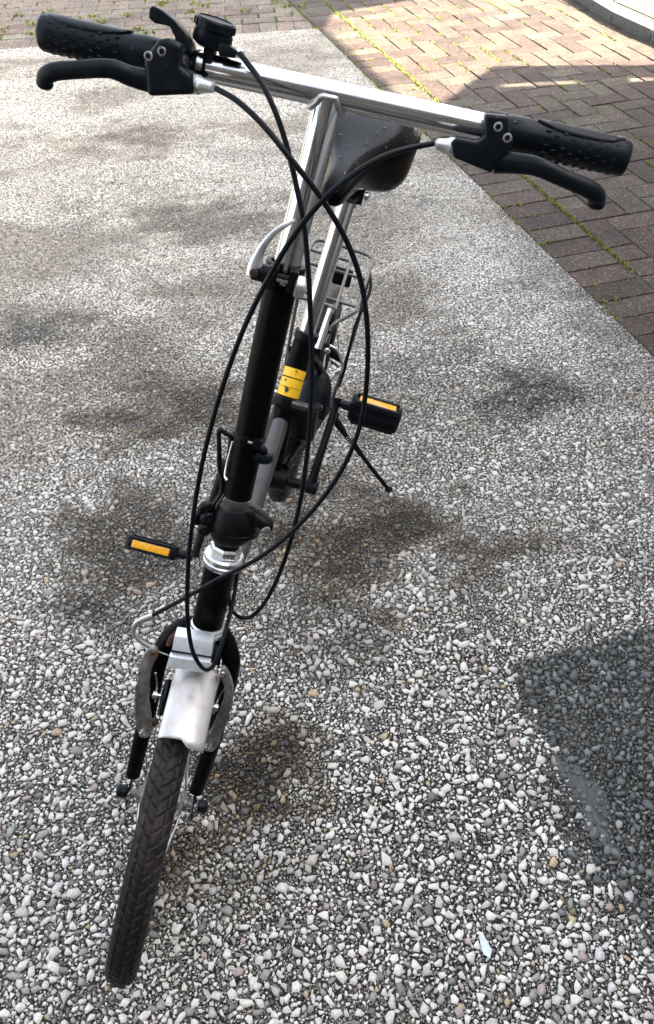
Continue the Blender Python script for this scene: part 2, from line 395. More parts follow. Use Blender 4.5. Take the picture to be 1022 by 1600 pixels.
        side = off[:,:,None] + np.stack([i, j, j+sides, i+sides], -1).reshape(1, -1)[:, None, :]
        side = side.reshape(m, -1)
        loops = np.concatenate([cap, side], 1).ravel()
        pn = np.tile(np.array([sides]+[4]*sides), m)
        CC = np.repeat(np.concatenate([Cc, W], 1), 2*sides, 0)
        return V, pn, loops, CC
    A = make(k6 & (y < 2.2), 5); B = make(k6 & (y >= 2.2), 5); D = make(~k6, 4)
    V, pn, lo, cc, o = [], [], [], [], 0
    for a in (A, B, D):
        V.append(a[0]); pn.append(a[1]); lo.append(a[2]+o); cc.append(a[3]); o += len(a[0])
    ob = raw_mesh('stone_chippings', np.vstack(V), np.concatenate(pn), np.concatenate(lo), node_chip('chipping_stone', .36), np.vstack(cc))
    print('chips', n)
    return tag(ob, 'pale angular stone chippings set in the dark asphalt driveway', 'chippings', kind='stuff')
chippings()

# ------------------------------------------------------------------ block paving, brick by brick
def node_brick(name='paving_brick', gain=(1, 1, 1), spread=1.0):
    m = bpy.data.materials.new(name); m.use_nodes = True; nt = m.node_tree; b = nt.nodes['Principled BSDF']
    N, L = nt.nodes.new, nt.links.new
    oi = N('ShaderNodeObjectInfo'); tc = N('ShaderNodeTexCoord')
    geo = N('ShaderNodeNewGeometry')
    cr = N('ShaderNodeValToRGB'); e = cr.color_ramp.elements
    e[0].color = (.045, .033, .027, 1); e[1].color = (.080, .069, .051, 1)
    for p, c in ((.3, (.062, .041, .034, 1)), (.55, (.068, .057, .043, 1)), (.8, (.074, .050, .040, 1))):
        x = e.new(p); x.color = c
    for x in e: x.color = (*[x.color[i]*gain[i] for i in range(3)], 1)
    L(oi.outputs['Random'], cr.inputs[0])
    v = N('ShaderNodeTexVoronoi'); v.inputs['Scale'].default_value = 230; L(geo.outputs['Position'], v.inputs['Vector'])
    sp = N('ShaderNodeSeparateColor'); L(v.outputs['Color'], sp.inputs[0])
    r2 = N('ShaderNodeValToRGB'); f = r2.color_ramp.elements
    f[0].position = .0; f[0].color = (.7, .7, .72, 1); f[1].position = .97; f[1].color = (2.9, 2.9, 2.8, 1)
    x = f.new(.85); x.color = (1.12, 1.1, 1.08, 1)
    L(sp.outputs[0], r2.inputs[0])
    n = N('ShaderNodeTexNoise'); n.inputs['Scale'].default_value = 9; n.inputs['Detail'].default_value = 6; L(geo.outputs['Position'], n.inputs['Vector'])
    mr = N('ShaderNodeMapRange'); mr.inputs['From Min'].default_value = .3; mr.inputs['From Max'].default_value = .7
    mr.inputs['To Min'].default_value = .75; mr.inputs['To Max'].default_value = 1.2; L(n.outputs['Fac'], mr.inputs[0])
    a = N('ShaderNodeMix'); a.data_type = 'RGBA'; a.blend_type = 'MULTIPLY'; a.inputs[0].default_value = 1
    L(cr.outputs[0], a.inputs[6]); L(r2.outputs[0], a.inputs[7])
    c = N('ShaderNodeMix'); c.data_type = 'RGBA'; c.blend_type = 'MULTIPLY'; c.inputs[0].default_value = 1
    L(a.outputs[2], c.inputs[6]); L(mr.outputs[0], c.inputs[7]); L(c.outputs[2], b.inputs['Base Color'])
    n2 = N('ShaderNodeTexNoise'); n2.inputs['Scale'].default_value = 280; n2.inputs['Detail'].default_value = 4; L(geo.outputs['Position'], n2.inputs['Vector'])
    ad = N('ShaderNodeMath'); ad.operation = 'ADD'; L(n2.outputs['Fac'], ad.inputs[0]); L(sp.outputs[0], ad.inputs[1])
    bp = N('ShaderNodeBump'); bp.inputs['Strength'].default_value = .5; bp.inputs['Distance'].default_value = .0016
    L(ad.outputs[0], bp.inputs['Height']); L(bp.outputs[0], b.inputs['Normal'])
    b.inputs['Roughness'].default_value = .6; b.inputs['Specular IOR Level'].default_value = .15
    return m
BRICK = node_brick(); BUFF = node_brick('buff_paving_brick', (2.1, 2.3, 2.3)); PINK = node_brick('pale_edge_brick', (2.4, 2.6, 2.6))
SAND = mat('joint_sand', (.075, .07, .045), .85, 0, (60, (.02, .018, .015), .4, .7), (200, .5, .002))

def clip(poly, p, n):
    """keep the part of a polygon where (x-p).n >= 0"""
    out = []; m = len(poly)
    for i in range(m):
        a, b = poly[i], poly[(i+1) % m]; da, db = (a-p) @ n, (b-p) @ n
        if da >= 0: out.append(a)
        if (da >= 0) != (db >= 0): out.append(a + (b-a)*da/(da-db))
    return out
def poly_area(p):
    p = np.array(p); x, y = p.T; return abs(np.dot(x, np.roll(y, -1)) - np.dot(y, np.roll(x, -1)))/2

def brick_polys():
    """outline of every brick, each as a list of 2-D corners"""
    out = []; J = .0014
    def rect(o, e, k, a0, a1, b0, b1): return [o+e*(a0+J)+k*(b0+J), o+e*(a1-J)+k*(b0+J), o+e*(a1-J)+k*(b1-J), o+e*(a0+J)+k*(b1-J)]
    for i in range(-45, 9):                                  # header course along the driveway
        out.append((rect(GO, GE, GK, i*.103, (i+1)*.103, .004, .204), 0))
    lim = uv(0, .2105)
    for a in range(-56, 12):                                 # herringbone field
        for b in range(0, 30):
            d = (a - b) % 4
            if d == 0: r = rect(uv(0, .2105), GE, GK, a*.103, (a+2)*.103, (b-1)*.103, b*.103)
            elif d == 3: r = rect(uv(0, .2105), GE, GK, a*.103, (a+1)*.103, (b-1)*.103, (b+1)*.103)
            else: continue
            r = clip(r, lim, GK)
            if len(r) > 2 and poly_area(r) > .0012: out.append((r, 1))
    EL = uv(0, -.004)                                        # left field stops at the header course
    for i in range(0, 24):
        r = rect(CORNER, TDIR, TN, i*.103-.1, (i+1)*.103-.1, .004, .204); r = clip(r, EL, -GK)
        if len(r) > 2 and poly_area(r) > .0012: out.append((r, 3))
    for row in range(0, 12):
        for i in range(-4, 14):
            s = (row % 2)*.1
            r = rect(CORNER, TDIR, TN, i*.205+s, (i+1)*.205+s, .209+row*.103, .209+(row+1)*.103); r = clip(r, EL, -GK)
            if len(r) > 2 and poly_area(r) > .0012: out.append((r, 2))
    return out

paving = MB()
paving.add([(*uv(.9, .0), -.0075), (*uv(.9, 3.1), -.0075), (*uv(-6.0, 3.1), -.0075), (*uv(-6.0, -3.6), -.0075), (*(CORNER+TDIR*3.4+TN*.002), -.0075), (*(CORNER+TN*.002), -.0075)], [(0,1,2,3,4,5)])
paving = paving.build('paving', SAND, smooth=0); tag(paving, kind='structure')
# kerb line: no bricks beyond it
KN = [np.array(p) for p in ((1.60,6.35),(1.67,5.78),(1.752,5.29),(1.86,4.92),(2.08,4.25),(2.3,3.6))]
def beyond_kerb(c):
    for a, b in zip(KN[:-1], KN[1:]):
        if b[1] <= c[1] <= a[1]:
            t = (a[1]-c[1])/(a[1]-b[1]); return c[0] > a[0]+(b[0]-a[0])*t - .03
    return False

def brick_mesh(poly, name='brick'):
    p = [np.array(q) for q in poly]; c = sum(p)/len(p); m = MB()
    def inset(d): return [q + (c-q)*min(.45, d/np.linalg.norm(c-q)) for q in p]
    b = inset(.004)
    m.loft([[(*(q-c), -.05) for q in p], [(*(q-c), -.0045) for q in p], [(*(q-c), -.0012) for q in inset(.003)], [(*(q-c), 0.) for q in inset(.007)]], True, False)
    n = len(p); m.add([(*(q-c), 0.) for q in inset(.007)], [tuple(range(n))])
    return m, c
rest, rest2 = MB(), MB(); cand = []
for poly, kind in brick_polys():
    c = sum(np.array(q) for q in poly)/len(poly)
    if beyond_kerb(c): continue
    if not cam_visible(np.array([c[0]]), np.array([c[1]]), 110)[0]: continue
    cand.append((math.hypot(c[0], c[1]), poly, kind))
cand.sort(key=lambda t: t[0])
for i, (d, poly, kind) in enumerate(cand):
    m, c = brick_mesh(poly)
    z = -.003 + .004*(RNG.random()-.5); tx, ty = (RNG.random(2)-.5)*.012
    if i < 300:
        o = m.build('brick', {2: BUFF, 3: PINK}.get(kind, BRICK), paving, smooth=30); o.location = (c[0], c[1], z); o.rotation_euler = (tx, ty, 0)
    else:
        (rest2 if kind in (2, 3) else rest).add([(q[0]+c[0], q[1]+c[1], q[2]+z) for q in m.v], m.f)
for r_, bm_ in ((rest, BRICK), (rest2, BUFF)):
    if r_.v:
        o = r_.build('far_bricks', bm_, paving, smooth=30); o['kind'] = 'stuff'
print('bricks', len(cand))

# moss in the joints
def moss():
    V, F, C = [], [], []
    def tuft(p, n, sp, h):
        for _ in range(n):
            q = np.array(p) + (RNG.random(2)-.5)*sp; a = RNG.random()*6.28; l = h*(.5+RNG.random()); w = l*.35
            d = np.array([math.cos(a), math.sin(a)]); s = np.array([-d[1], d[0]])
            o = len(V); lean = .3 + .9*RNG.random()
            V.extend([(*(q-s*w), -.006), (*(q+s*w), -.006), (*(q+d*l*lean+s*w*.5), l*.8-.004), (*(q+d*l*lean*1.3), l-.004)])
            F.append((o, o+1, o+2, o+3))
            g = .7 + .6*RNG.random(); y = RNG.random()
            C.extend([((.13+.10*y)*g, (.19+.04*y)*g, .022*g, 1)]*4)
    u = -6.0
    while u < .45:                                           # the long joint behind the header course
        dens = fbm(np.array([u*2.2]), np.array([3.3]), 51)[0]
        if dens > .36: tuft(uv(u, .2072), int(7*(dens-.25)*4), .012 + .012*dens, .0055)
        u += .006
    for u in np.arange(-6, .5, .008):                        # between driveway and bricks
        if fbm(np.array([u*4]), np.array([8.1]), 52)[0] > .56: tuft(uv(u, .001), 8, .014, .007)
    for k in range(70): 
        u = -3.4 + 3.8*RNG.random(); tuft(uv(round(u/.103)*.103, .004 + .2*RNG.random()*RNG.random()), 14, .015, .006)
    for d, poly, kind in cand[:420]:                         # patches in the other joints
        if kind in (0, 3): continue
        for a, b in zip(poly, poly[1:]+poly[:1]):
            along = abs((b-a) @ GE)/np.linalg.norm(b-a)
            mid = (a+b)/2; dn = fbm(np.array([mid[0]*2.5]), np.array([mid[1]*2.5]), 53)[0]
            _, vv = to_uv(mid)
            if along > .7 and dn > (.47 if vv < .9 else .56) and np.linalg.norm(b-a) > .05:
                lo, hi = sorted(RNG.random(2))
                for t in np.arange(lo, hi, .05): tuft(a+(b-a)*t, 6, .012, .005)
    for _ in range(26):
        tuft(CORNER + TDIR*RNG.random()*2.0 + TN*(.1+.9*RNG.random()), 30, .07, .012)
    V = np.array(V); F = np.array(F)
    m = node_chip('moss_green', .7)
    o = raw_mesh('moss', V, np.full(len(F), 4), F.ravel(), m, np.array(C)); print('moss', len(F))
    tag(o, 'bright green moss growing in the joints between paving bricks', 'moss', kind='stuff')
moss()

# ------------------------------------------------------------------ kerb, gravel and pale path in the far corner
CONC = mat('kerb_concrete', (.105, .104, .095), .7, 0, (25, (.075, .074, .068), .4, .65), (220, .4, .002))
PATHM = mat('sandy_path', (.085, .070, .052), .7, 0, (12, (.065, .053, .04), .4, .65), (180, .3, .002))
def kerb(a, b, label):
    a, b = np.array(a), np.array(b); d = nrm(b-a); n = np.array([-d[1], d[0]]); n = n if n[0] > 0 else -n
    g = d*.003; w = .098
    q = [a+g, b-g, b-g+n*w, a+g+n*w]
    m = MB().loft([[(*p, -.08) for p in q], [(*p, .05) for p in q]])
    o = m.build('kerb_stone', CONC, None, bevel=.006); tag(o, label, 'kerb stone', 'kerb stones edging the gravel bed'); return o
kerb(KN[0], KN[1], 'pale concrete kerb stone farthest along the gravel edge')
kerb(KN[1], KN[2], 'pale concrete kerb stone in the middle of the gravel edge')
kerb(KN[2], KN[3], 'pale concrete kerb stone just before the edge bends at the right of the photo')
kerb(KN[3], KN[4], 'pale concrete kerb stone nearest the shaded paving')
pth = MB().add([(1.93,6.5,-.004),(1.90,5.72,-.004),(1.99,5.42,-.004),(2.06,5.18,-.004),(2.4,4.2,-.004),(2.6,4.3,-.004),(2.16,5.4,-.004),(2.06,5.72,-.004),(2.05,6.5,-.004)], [tuple(range(9))]).build('path', PATHM, smooth=0)
tag(pth, kind='structure')
bed = MB().add([(1.70,6.5,-.02),(1.76,5.75,-.02),(1.84,5.3,-.02),(1.95,4.95,-.02),(2.3,4.0,-.02),(4.0,4.0,-.02),(4.0,6.5,-.02)], [tuple(range(7))]).build('gravel_bed', SAND, smooth=0)
tag(bed, kind='structure')
def gravel():
    n = 5200; x = 1.68 + 1.0*RNG.random(n); y = 4.6 + 1.8*RNG.random(n)
    kx = np.interp(-y, [-6.5,-5.78,-5.29,-4.92,-4.2], [1.70,1.78,1.85,1.96,2.18])
    k = (x > kx); pp = in_poly(x, y, np.array([(1.93,6.5),(1.90,5.72),(1.99,5.42),(2.06,5.18),(2.4,4.2),(2.6,4.3),(2.16,5.4),(2.06,5.72),(2.05,6.5)]))
    k &= ~pp; x, y = x[k], y[k]; n = len(x); r = .006 + .006*RNG.random(n)
    s = 5; an = np.arange(s)*2*math.pi/s + RNG.random((n,1))*6; rad = r[:,None]*(.7+.5*RNG.random((n,s)))
    low = np.stack([x[:,None]+rad*np.cos(an), y[:,None]+rad*np.sin(an), np.full((n,s), -.02)], -1)
    top = np.stack([x[:,None]+rad*np.cos(an)*.6, y[:,None]+rad*np.sin(an)*.6, (-.018+r*1.1)[:,None]+0*an], -1)
    V = np.concatenate([low, top], 1).reshape(-1, 3); off = (np.arange(n)*2*s)[:,None]; i = np.arange(s); j = (i+1) % s
    side = (off[:,:,None] + np.stack([i,j,j+s,i+s], -1).reshape(1,-1)[:,None,:]).reshape(n,-1)
    loops = np.concatenate([off+s+np.arange(s)[None], side], 1).ravel()
    c = np.array([(.085,.085,.083),(.012,.012,.013),(.032,.032,.032),(.006,.006,.007)])[RNG.choice(4, n)]
    o = raw_mesh('gravel', V, np.tile(np.array([s]+[4]*s), n), loops, node_chip('gravel_stone', .5), np.repeat(np.concatenate([c, np.ones((n,1))],1), 2*s, 0))
    tag(o, 'speckled grey gravel behind the pale kerb', 'gravel', kind='stuff')
gravel()

# ------------------------------------------------------------------ house to the right: its wall shades the driveway, the sun comes through the open side passage
WALLM = mat('render_wall', (.62, .60, .56), .8, 0, (6, (.56, .54, .5), .4, .6), (120, .3, .003))
WOODM = mat('painted_timber', (.16, .15, .14), .6, 0, (20, (.11, .10, .095), .4, .6))
ROOFM = mat('roof_tile', (.12, .07, .055), .7, 0, (8, (.08, .05, .04), .4, .6), (40, .5, .01))
house = bpy.data.objects.new('house', None); COL.objects.link(house); house.location = (3.2, 1.0, 0)
tag(house, 'pale rendered house wall with an open side passage beside the paved yard', 'house')
def hs(m, name, mt, bevel=0):
    o = m.build(name, mt, house, bevel=bevel, smooth=30); o.matrix_parent_inverse = Matrix.Translation((-3.2, -1.0, 0)); return o
XW = 3.2
def panel(pts, t=.10): return MB().prism([(XW, y, z) for y, z in pts], (t, 0, 0))
hs(panel([(-5.,-.1),(4.29,-.1),(4.29,1.716),(4.11,1.80),(3.885,1.925),(4.29,2.003),(4.29,4.6),(-5.,4.6)]), 'wall', WALLM)
hs(panel([(4.291,2.004),(4.8,2.10),(5.42,2.225),(5.75,2.18),(5.96,1.83),(6.1,1.6),(6.1,-.1),(9.,-.1),(9.,4.6),(4.291,4.6)]), 'passage_wall', WALLM)
hs(panel([(4.335,-.1),(4.50,-.1),(4.512,1.01),(4.566,1.28),(4.605,1.572),(4.335,1.697)], .06), 'gate_post', WOODM)
for z0, z1 in ((-.1, 1.05), (1.16, 1.30), (1.60, 1.708)):
    hs(panel([(4.2905,z0),(4.3345,z0),(4.3345,z1),(4.2905,z1)], .04), 'gate_bracket', WOODM)
hs(MB().prism([(XW-.25,-5.1,4.601),(XW+3.5,-5.1,6.6),(XW+3.5,-5.1,6.75),(XW-.25,-5.1,4.75)], (0,14.2,0)), 'roof', ROOFM)

# ------------------------------------------------------------------ unseen house added behind the camera, blocks sky light to darken reflections
HB = mat('house_brick', (.10, .085, .07), .85, 0, (14, (.07, .06, .05), .4, .6), (60, .4, .004))
GL = mat('dark_window_glass', (.02, .022, .025), .08)
WH = mat('window_frame_white', (.55, .55, .54), .5)
home = bpy.data.objects.new('sky_blocker_house', None); COL.objects.link(home); home.location = (-.8, -3.4, 0)
tag(home, 'unseen dark buff brick house front added behind the camera to darken reflections on the bicycle', 'house')
def hm(m, name, mt, parent=None, bevel=0):
    o = m.build(name, mt, parent or home, bevel=bevel, smooth=30)
    if parent is None: o.matrix_parent_inverse = Matrix.Translation((.8, 3.4, 0))
    return o
hm(MB().prism([(-6,-3.4,-.1),(2.9,-3.4,-.1),(2.9,-3.4,5.2),(-6,-3.4,5.2)], (0,-.3,0)), 'wall', HB)
hm(MB().prism([(-6.2,-3.1,5.201),(3.1,-3.1,5.201),(3.1,-5.6,7.0),(-6.2,-5.6,7.0)], (0,0,.12)), 'roof', ROOFM)
for x, z, w, h in ((-3.6,1.5,.8,.6),(1.5,1.5,.6,.6),(-3.6,3.9,.8,.55),(-.8,3.9,.6,.55),(1.5,3.9,.6,.55)):
    f = hm(MB().box((x,-3.38,z), (w,0,0), (0,.03,0), (0,0,h)), 'window', WH)
    hm(MB().box((x,-3.345,z), (w-.07,0,0), (0,.01,0), (0,0,h-.07)), 'pane', GL, f)
hm(MB().box((-.9,-3.375,1.0), (.45,0,0), (0,.03,0), (0,0,1.05)), 'door', WOODM)

# ------------------------------------------------------------------ pale scrap on the asphalt
sc = MB(); pts = [(.207,.443),(.213,.447),(.2165,.438),(.2235,.422),(.2185,.409),(.2095,.415),(.2075,.428)]
sc.loft([[(x, y, .0048+.002*math.sin(i*1.7)) for i, (x, y) in enumerate(pts)], [(x, y, .0056+.002*math.sin(i*1.7)) for i, (x, y) in enumerate(pts)]])
o = sc.build('paper_scrap', 'paper', None, smooth=0); tag(o, 'small pale blue pointed scrap lying among the chippings', 'paper scrap')

# ================================================================== the bicycle
bike = bpy.data.objects.new('bicycle', None); COL.objects.link(bike)
BR = Matrix(((0.95101644,0.19946764,0.23617873),(-0.19358726,0.97990441,-0.04807613),(-0.24102222,0,0.9705196)))
bike.matrix_world = Matrix.Translation((-.31537,.58599,.0005)) @ BR.to_4x4()
tag(bike, 'black and silver folding bicycle leaning on its kickstand on the wet chippings', 'bicycle')
RW = .245
AL, RK = RAD(72.59957), .03796
AX = np.array([0, math.cos(AL), math.sin(AL)]); AN = np.array([0, -math.sin(AL), math.cos(AL)])
P0 = np.array([0, 0, RW]) - RK*AN
def basis(deg):
    t = RAD(deg); ex = np.array([1., 0, 0]); return math.cos(t)*ex + math.sin(t)*AN, -math.sin(t)*ex + math.cos(t)*AN
SX, SN = basis(-4.6811); BX, BN = basis(-4.6811+5.9857)
def ST(x, n, s): return P0 + x*SX + n*SN + s*AX
def BA(x, n, s): return P0 + x*BX + n*BN + s*AX
def STs(l): return [ST(*p) for p in l]
def BAs(l): return [BA(*p) for p in l]
def part(m, name, mt, parent=None, **k): return m.build(name, mt, parent or bike, **k)

# ---- wheels
def tyre_mesh(C, xd, nd, sd, R=RW, w=.0225, na=620, detail=True):
    """C hub centre, xd axle direction, nd / sd in-plane directions"""
    nc = 44; rc = R - w; V = np.zeros((na, nc, 3))
    ph = np.arange(na)*2*math.pi/na; th = np.linspace(-2.35, 2.35, nc)
    PH, TH = np.meshgrid(ph, th, indexing='ij')
    v = TH*w                                               # distance across the tread
    s = PH*R
    pitch = 2*math.pi*R/86
    g = ((s/pitch + np.abs(v)/.020*.9 + np.where(v > 0, .5, 0)) % 1.0)
    groove = np.clip(1.6-np.abs(g-.5)/.075, 0, 1)*(np.abs(v) < .026)
    mid = np.clip(1.5-np.abs(np.abs(v)-.0125)/.0012, 0, 1)*.8 + np.clip(1.5-np.abs(v)/.0013, 0, 1)*.9
    h = -.0027*np.clip(np.maximum(groove, mid), 0, 1) if detail else 0*g
    rr = w + h
    rad = rc + rr*np.cos(TH); lat = rr*np.sin(TH)*1.0
    pos = C + lat[...,None]*xd + (rad*np.sin(PH))[...,None]*nd + (rad*np.cos(PH))[...,None]*sd
    m = MB(); F = []
    for a in range(na):
        b = (a+1) % na
        for k in range(nc-1): F.append((a*nc+k, a*nc+k+1, b*nc+k+1, b*nc+k))
    m.add(pos.reshape(-1,3), F); return m
def wheel(name, C, xd, nd, sd, detail, tyre_w=.0225):
    C = np.array(C, float)
    rim = MB(); prof = [(-.0125,.208),(-.0125,.196),(-.008,.190),(.008,.190),(.0125,.196),(.0125,.208),(.010,.2085),(.009,.203),(-.009,.203),(-.010,.2085)]
    n = 72; rings = [[C + a*xd + r*(math.sin(t)*nd + math.cos(t)*sd) for a, r in prof] for t in np.arange(n)*2*math.pi/n]
    rings.append(rings[0]); rim.loft(rings, True, False)
    w = part(rim, name, 'chrome', smooth=40)
    part(tyre_mesh(C, xd, nd, sd, detail=detail, na=1500 if detail else 300, w=tyre_w), 'tyre', 'tyre', w, smooth=28)
    part(MB().lathe(C-xd*.05, xd, [(.006,0),(.006,.012),(.011,.013),(.011,.018),(.024,.0185),(.024,.022),(.013,.024),(.013,.076),(.024,.078),(.024,.0815),(.011,.082),(.011,.087),(.006,.088),(.006,.1)], 20), 'hub', 'castalu', w)
    for k in range(28):
        a = 2*math.pi*k/28; side = 1 if k % 2 else -1; ah = a + (.55 if (k//2) % 2 else -.55)
        p = C + xd*side*.031 + .022*(math.sin(ah)*nd + math.cos(ah)*sd); q = C + xd*side*.003 + .192*(math.sin(a)*nd + math.cos(a)*sd)
        part(MB().tube([p, q], .0011, 5), 'spoke', 'wire', w)
    return w
HUBF = ST(-.0066, RK, 0)
WX, WN, WS = SX, SN, AX
fw = wheel('front_wheel', HUBF, WX, WN, WS, True, .0212)
HUBR = np.array([.024, .985, .245]); RX = nrm([1, -.02, 0]); RY = nrm([.02, 1, 0]); RZ = np.array([0, 0, 1.])
rw = wheel('rear_wheel', HUBR, RX, -RY, RZ, False)

# ---- fork
fk = MB(); legL = [(-.0045,-.004,.292),(-.0262,-.005,.288),(-.0462,-.002,.262),(-.0536,.003,.222),(-.0535,.015,.1807),(-.0535,.028,.1343),(-.0555,.036,.036)]
legR = [(-.0045,-.004,.292),(.0195,-.005,.288),(.0375,-.001,.264),(.0450,.004,.2365),(.0455,.015,.1749),(.0440,.029,.1162),(.0388,.037,.0285)]
for l in (legL, legR): fk.tube(STs(l), [.0135,.0132,.0130,.0128,.0125,.0120,.0105], 14, 6)
fork = part(fk, 'fork', 'blackpaint', smooth=60)
for sx, l in ((-1, [(-.0555,.036,.036),(-.0565,.038,.0),(-.0565,.038,-.022)]), (1, [(.0388,.037,.0285),(.0410,.038,-.004),(.0410,.038,-.026)])):
    part(MB().tube(STs(l), [.006,.0085,.0085], 8, 4, flat=(SX, .28)), 'dropout', 'blackmetal', fork)
    x = -.0066 + sx*.047
    part(MB().lathe(ST(x, RK, 0), sx*SX, [(.004,0),(.0095,.0005),(.0105,.003),(.0085,.0045)], 16), 'axle_washer', 'bolt', fork)
    x = -.0066 + sx*.0525
    part(MB().lathe(ST(x, RK, 0), sx*SX, [(.008,0),(.0095,.001),(.0095,.012),(.008,.0145),(.003,.015)], 18), 'axle_nut_cap', 'plastic', fork)
part(MB().tube(STs([(-.030,.010,.289),(-.040,.0125,.276),(-.045,.013,.262)]), [.0075,.006,.003], 8, 4, flat=(SN, .35)), 'rust_patch', 'rust', fork, label='rust brown bare patch on the fork shoulder')

# ---- head tube, headset
part(MB().lathe(ST(0,0,.305), AX, [(.0205,0),(.0205,.100)], 32), 'head_tube', 'blackpaint')
part(MB().lathe(ST(.001,0,.290), AX, [(.018,-.002),(.0235,.0),(.0245,.003),(.0245,.0075),(.0232,.009),(.0232,.013),(.0205,.0155)], 36), 'headset_cup', 'chrome')
part(MB().lathe(ST(.0015,0,.400), AX, [(.0205,0),(.0248,.002),(.0256,.004),(.0256,.008),(.0243,.0095),(.0243,.0115),(.0256,.0125),(.0256,.0165),(.0235,.019),(.018,.0195)], 36), 'headset_cup', 'chrome')
part(MB().lathe(ST(.0018,0,.4195), AX, [(.0195,0),(.0205,.002),(.0205,.010),(.0185,.013)], 8), 'locknut', 'chrome', smooth=20)
part(MB().lathe(ST(.0018,0,.4325), AX, [(.0165,0),(.0165,.012)], 24), 'steerer_collar', 'blackmetal')

# ---- folding hinge and black stem post
fg = [(-.0262,.516),(-.0203,.491),(-.0285,.4735),(-.0320,.4596),(-.0193,.4503),(.0048,.4480),(.0274,.4555),(.0416,.4712),(.0478,.4868),(.0430,.4975),(.0246,.505),(.0199,.512),(.0190,.5234)]
hb = MB()
def hinge_ring(t):   # t along the axis: an oval that flares
    return t
rings = []
for s, rx, rn, ox in ((.4405,.0215,.0210,.003),(.446,.025,.0245,.004),(.4525,.0285,.0265,.0045),(.460,.0300,.0275,.0045),(.467,.0298,.0270,.004),(.4745,.0285,.0258,.0035),(.4805,.0262,.0242,.0025),(.4855,.0225,.0215,.0018),(.4890,.0196,.0196,.001)):
    rings.append([ST(ox + rx*math.cos(a), rn*math.sin(a), s + .10*(rx*math.cos(a))) for a in np.arange(32)*2*math.pi/32])
hinge = part(hb.loft(rings), 'folding_hinge', 'blackmetal', smooth=50)
lip = MB(); lip.loft([[ST(.006 + r*math.cos(a)*1.02, r*.86*math.sin(a), z + .10*r*math.cos(a)) for a in np.arange(32)*2*math.pi/32] for r, z in ((.0295,.4545),(.0322,.456),(.0322,.4600),(.0295,.4615))])
part(lip, 'hinge_lip', 'blackmetal', hinge, smooth=40)
part(MB().tube(STs([(.030,.012,.486),(.043,.014,.4815),(.050,.013,.4805)]), [.009,.0095,.0075], 14, 3), 'hinge_knuckle', 'blackmetal', hinge)
part(MB().lathe(ST(.0445,.022,.479), SN, [(.0055,0),(.0055,.004),(.004,.005)], 12), 'hinge_pin', 'bolt', hinge)
part(MB().tube(STs([(.018,.008,.500),(.032,.008,.494),(.043,.008,.485)]), [.004,.0048,.005], 10, 3), 'hinge_arm', 'greytube', hinge)
for dx, dn, ds, r in ((-.033,.010,.478,.0105),(-.028,.016,.470,.0095),(-.038,.004,.461,.0105),(-.030,.018,.454,.0085)):
    part(MB().lathe(ST(dx,dn-.006,ds), nrm(SN+.6*SX), [(r*.7,-.004),(r,-.002),(r,.004),(r*.8,.006),(r*.45,.0062),(r*.4,.0085)], 18), 'latch_bolt', 'blackmetal', hinge)
lt = part(MB().tube(STs([(-.030,.006,.474),(-.0195,.0,.500),(-.0200,-.002,.515),(-.0275,-.008,.5319),(-.033,-.010,.5557),(-.0375,-.012,.5743)]), [.006,.0055,.0055,.0055,.005,.0045], 10, 5, flat=(SX, .6)), 'latch_lever', 'blackmetal', hinge)
part(MB().tube(STs([(-.0375,-.012,.5740),(-.0355,-.012,.5785),(-.029,-.011,.5765),(-.0215,-.010,.5735),(-.0205,-.010,.560),(-.0185,-.010,.535)]), .0032, 8, 5), 'latch_guard', 'blackmetal', hinge)
part(MB().tube(STs([(-.022,.004,.487),(-.016,.0,.503)]), [.004,.0035], 8, 1), 'latch_rod', 'bolt', hinge)

post = part(MB().tube(STs([(.0008,0,.505),(-.0005,0,.58),(-.0030,0,.68),(-.0038,0,.7700)]), .0178, 32, 4), 'stem_post', 'blackpaint', smooth=60)
part(MB().lathe(ST(-.001,0,.5835), AX, [(.0178,0),(.0192,.0005),(.0192,.0065),(.0178,.007)], 32), 'cable_clip_band', 'blackmetal', post)
part(MB().box(ST(-.0055,.0200,.5870), SX*.0045, SN*.004, AX*.0055), 'clip_lug', 'blackmetal', post, bevel=.0015)
part(MB().lathe(ST(-.002,.0205,.5868), SX, [(.0018,0),(.0018,.008)], 10), 'clip_screw', 'bolt', post)
part(MB().box(ST(.0095,.0190,.5868), SX*.0055, SN*.0045, AX*.006), 'clip_lug', 'blackmetal', post, bevel=.0015)
part(MB().tube(STs([(.010,.013,.570),(.018,.013,.567),(.0265,.008,.566),(.0275,.0,.5665)]), [.006,.0065,.006,.005], 10, 4, flat=(AX, 1.1)), 'cable_hook', 'plastic', post)
part(MB().tube(STs([(.012,.014,.581),(.0185,.012,.578),(.021,.008,.571)]), [.004,.005,.004], 8, 4), 'cable_hook', 'plastic', post)
part(MB().tube(STs([(-.0185,.004,.575),(-.0195,.006,.548),(-.0185,.010,.532),(-.0145,.0135,.529)]), .0017, 8, 4), 'latch_spring', 'bolt', post)

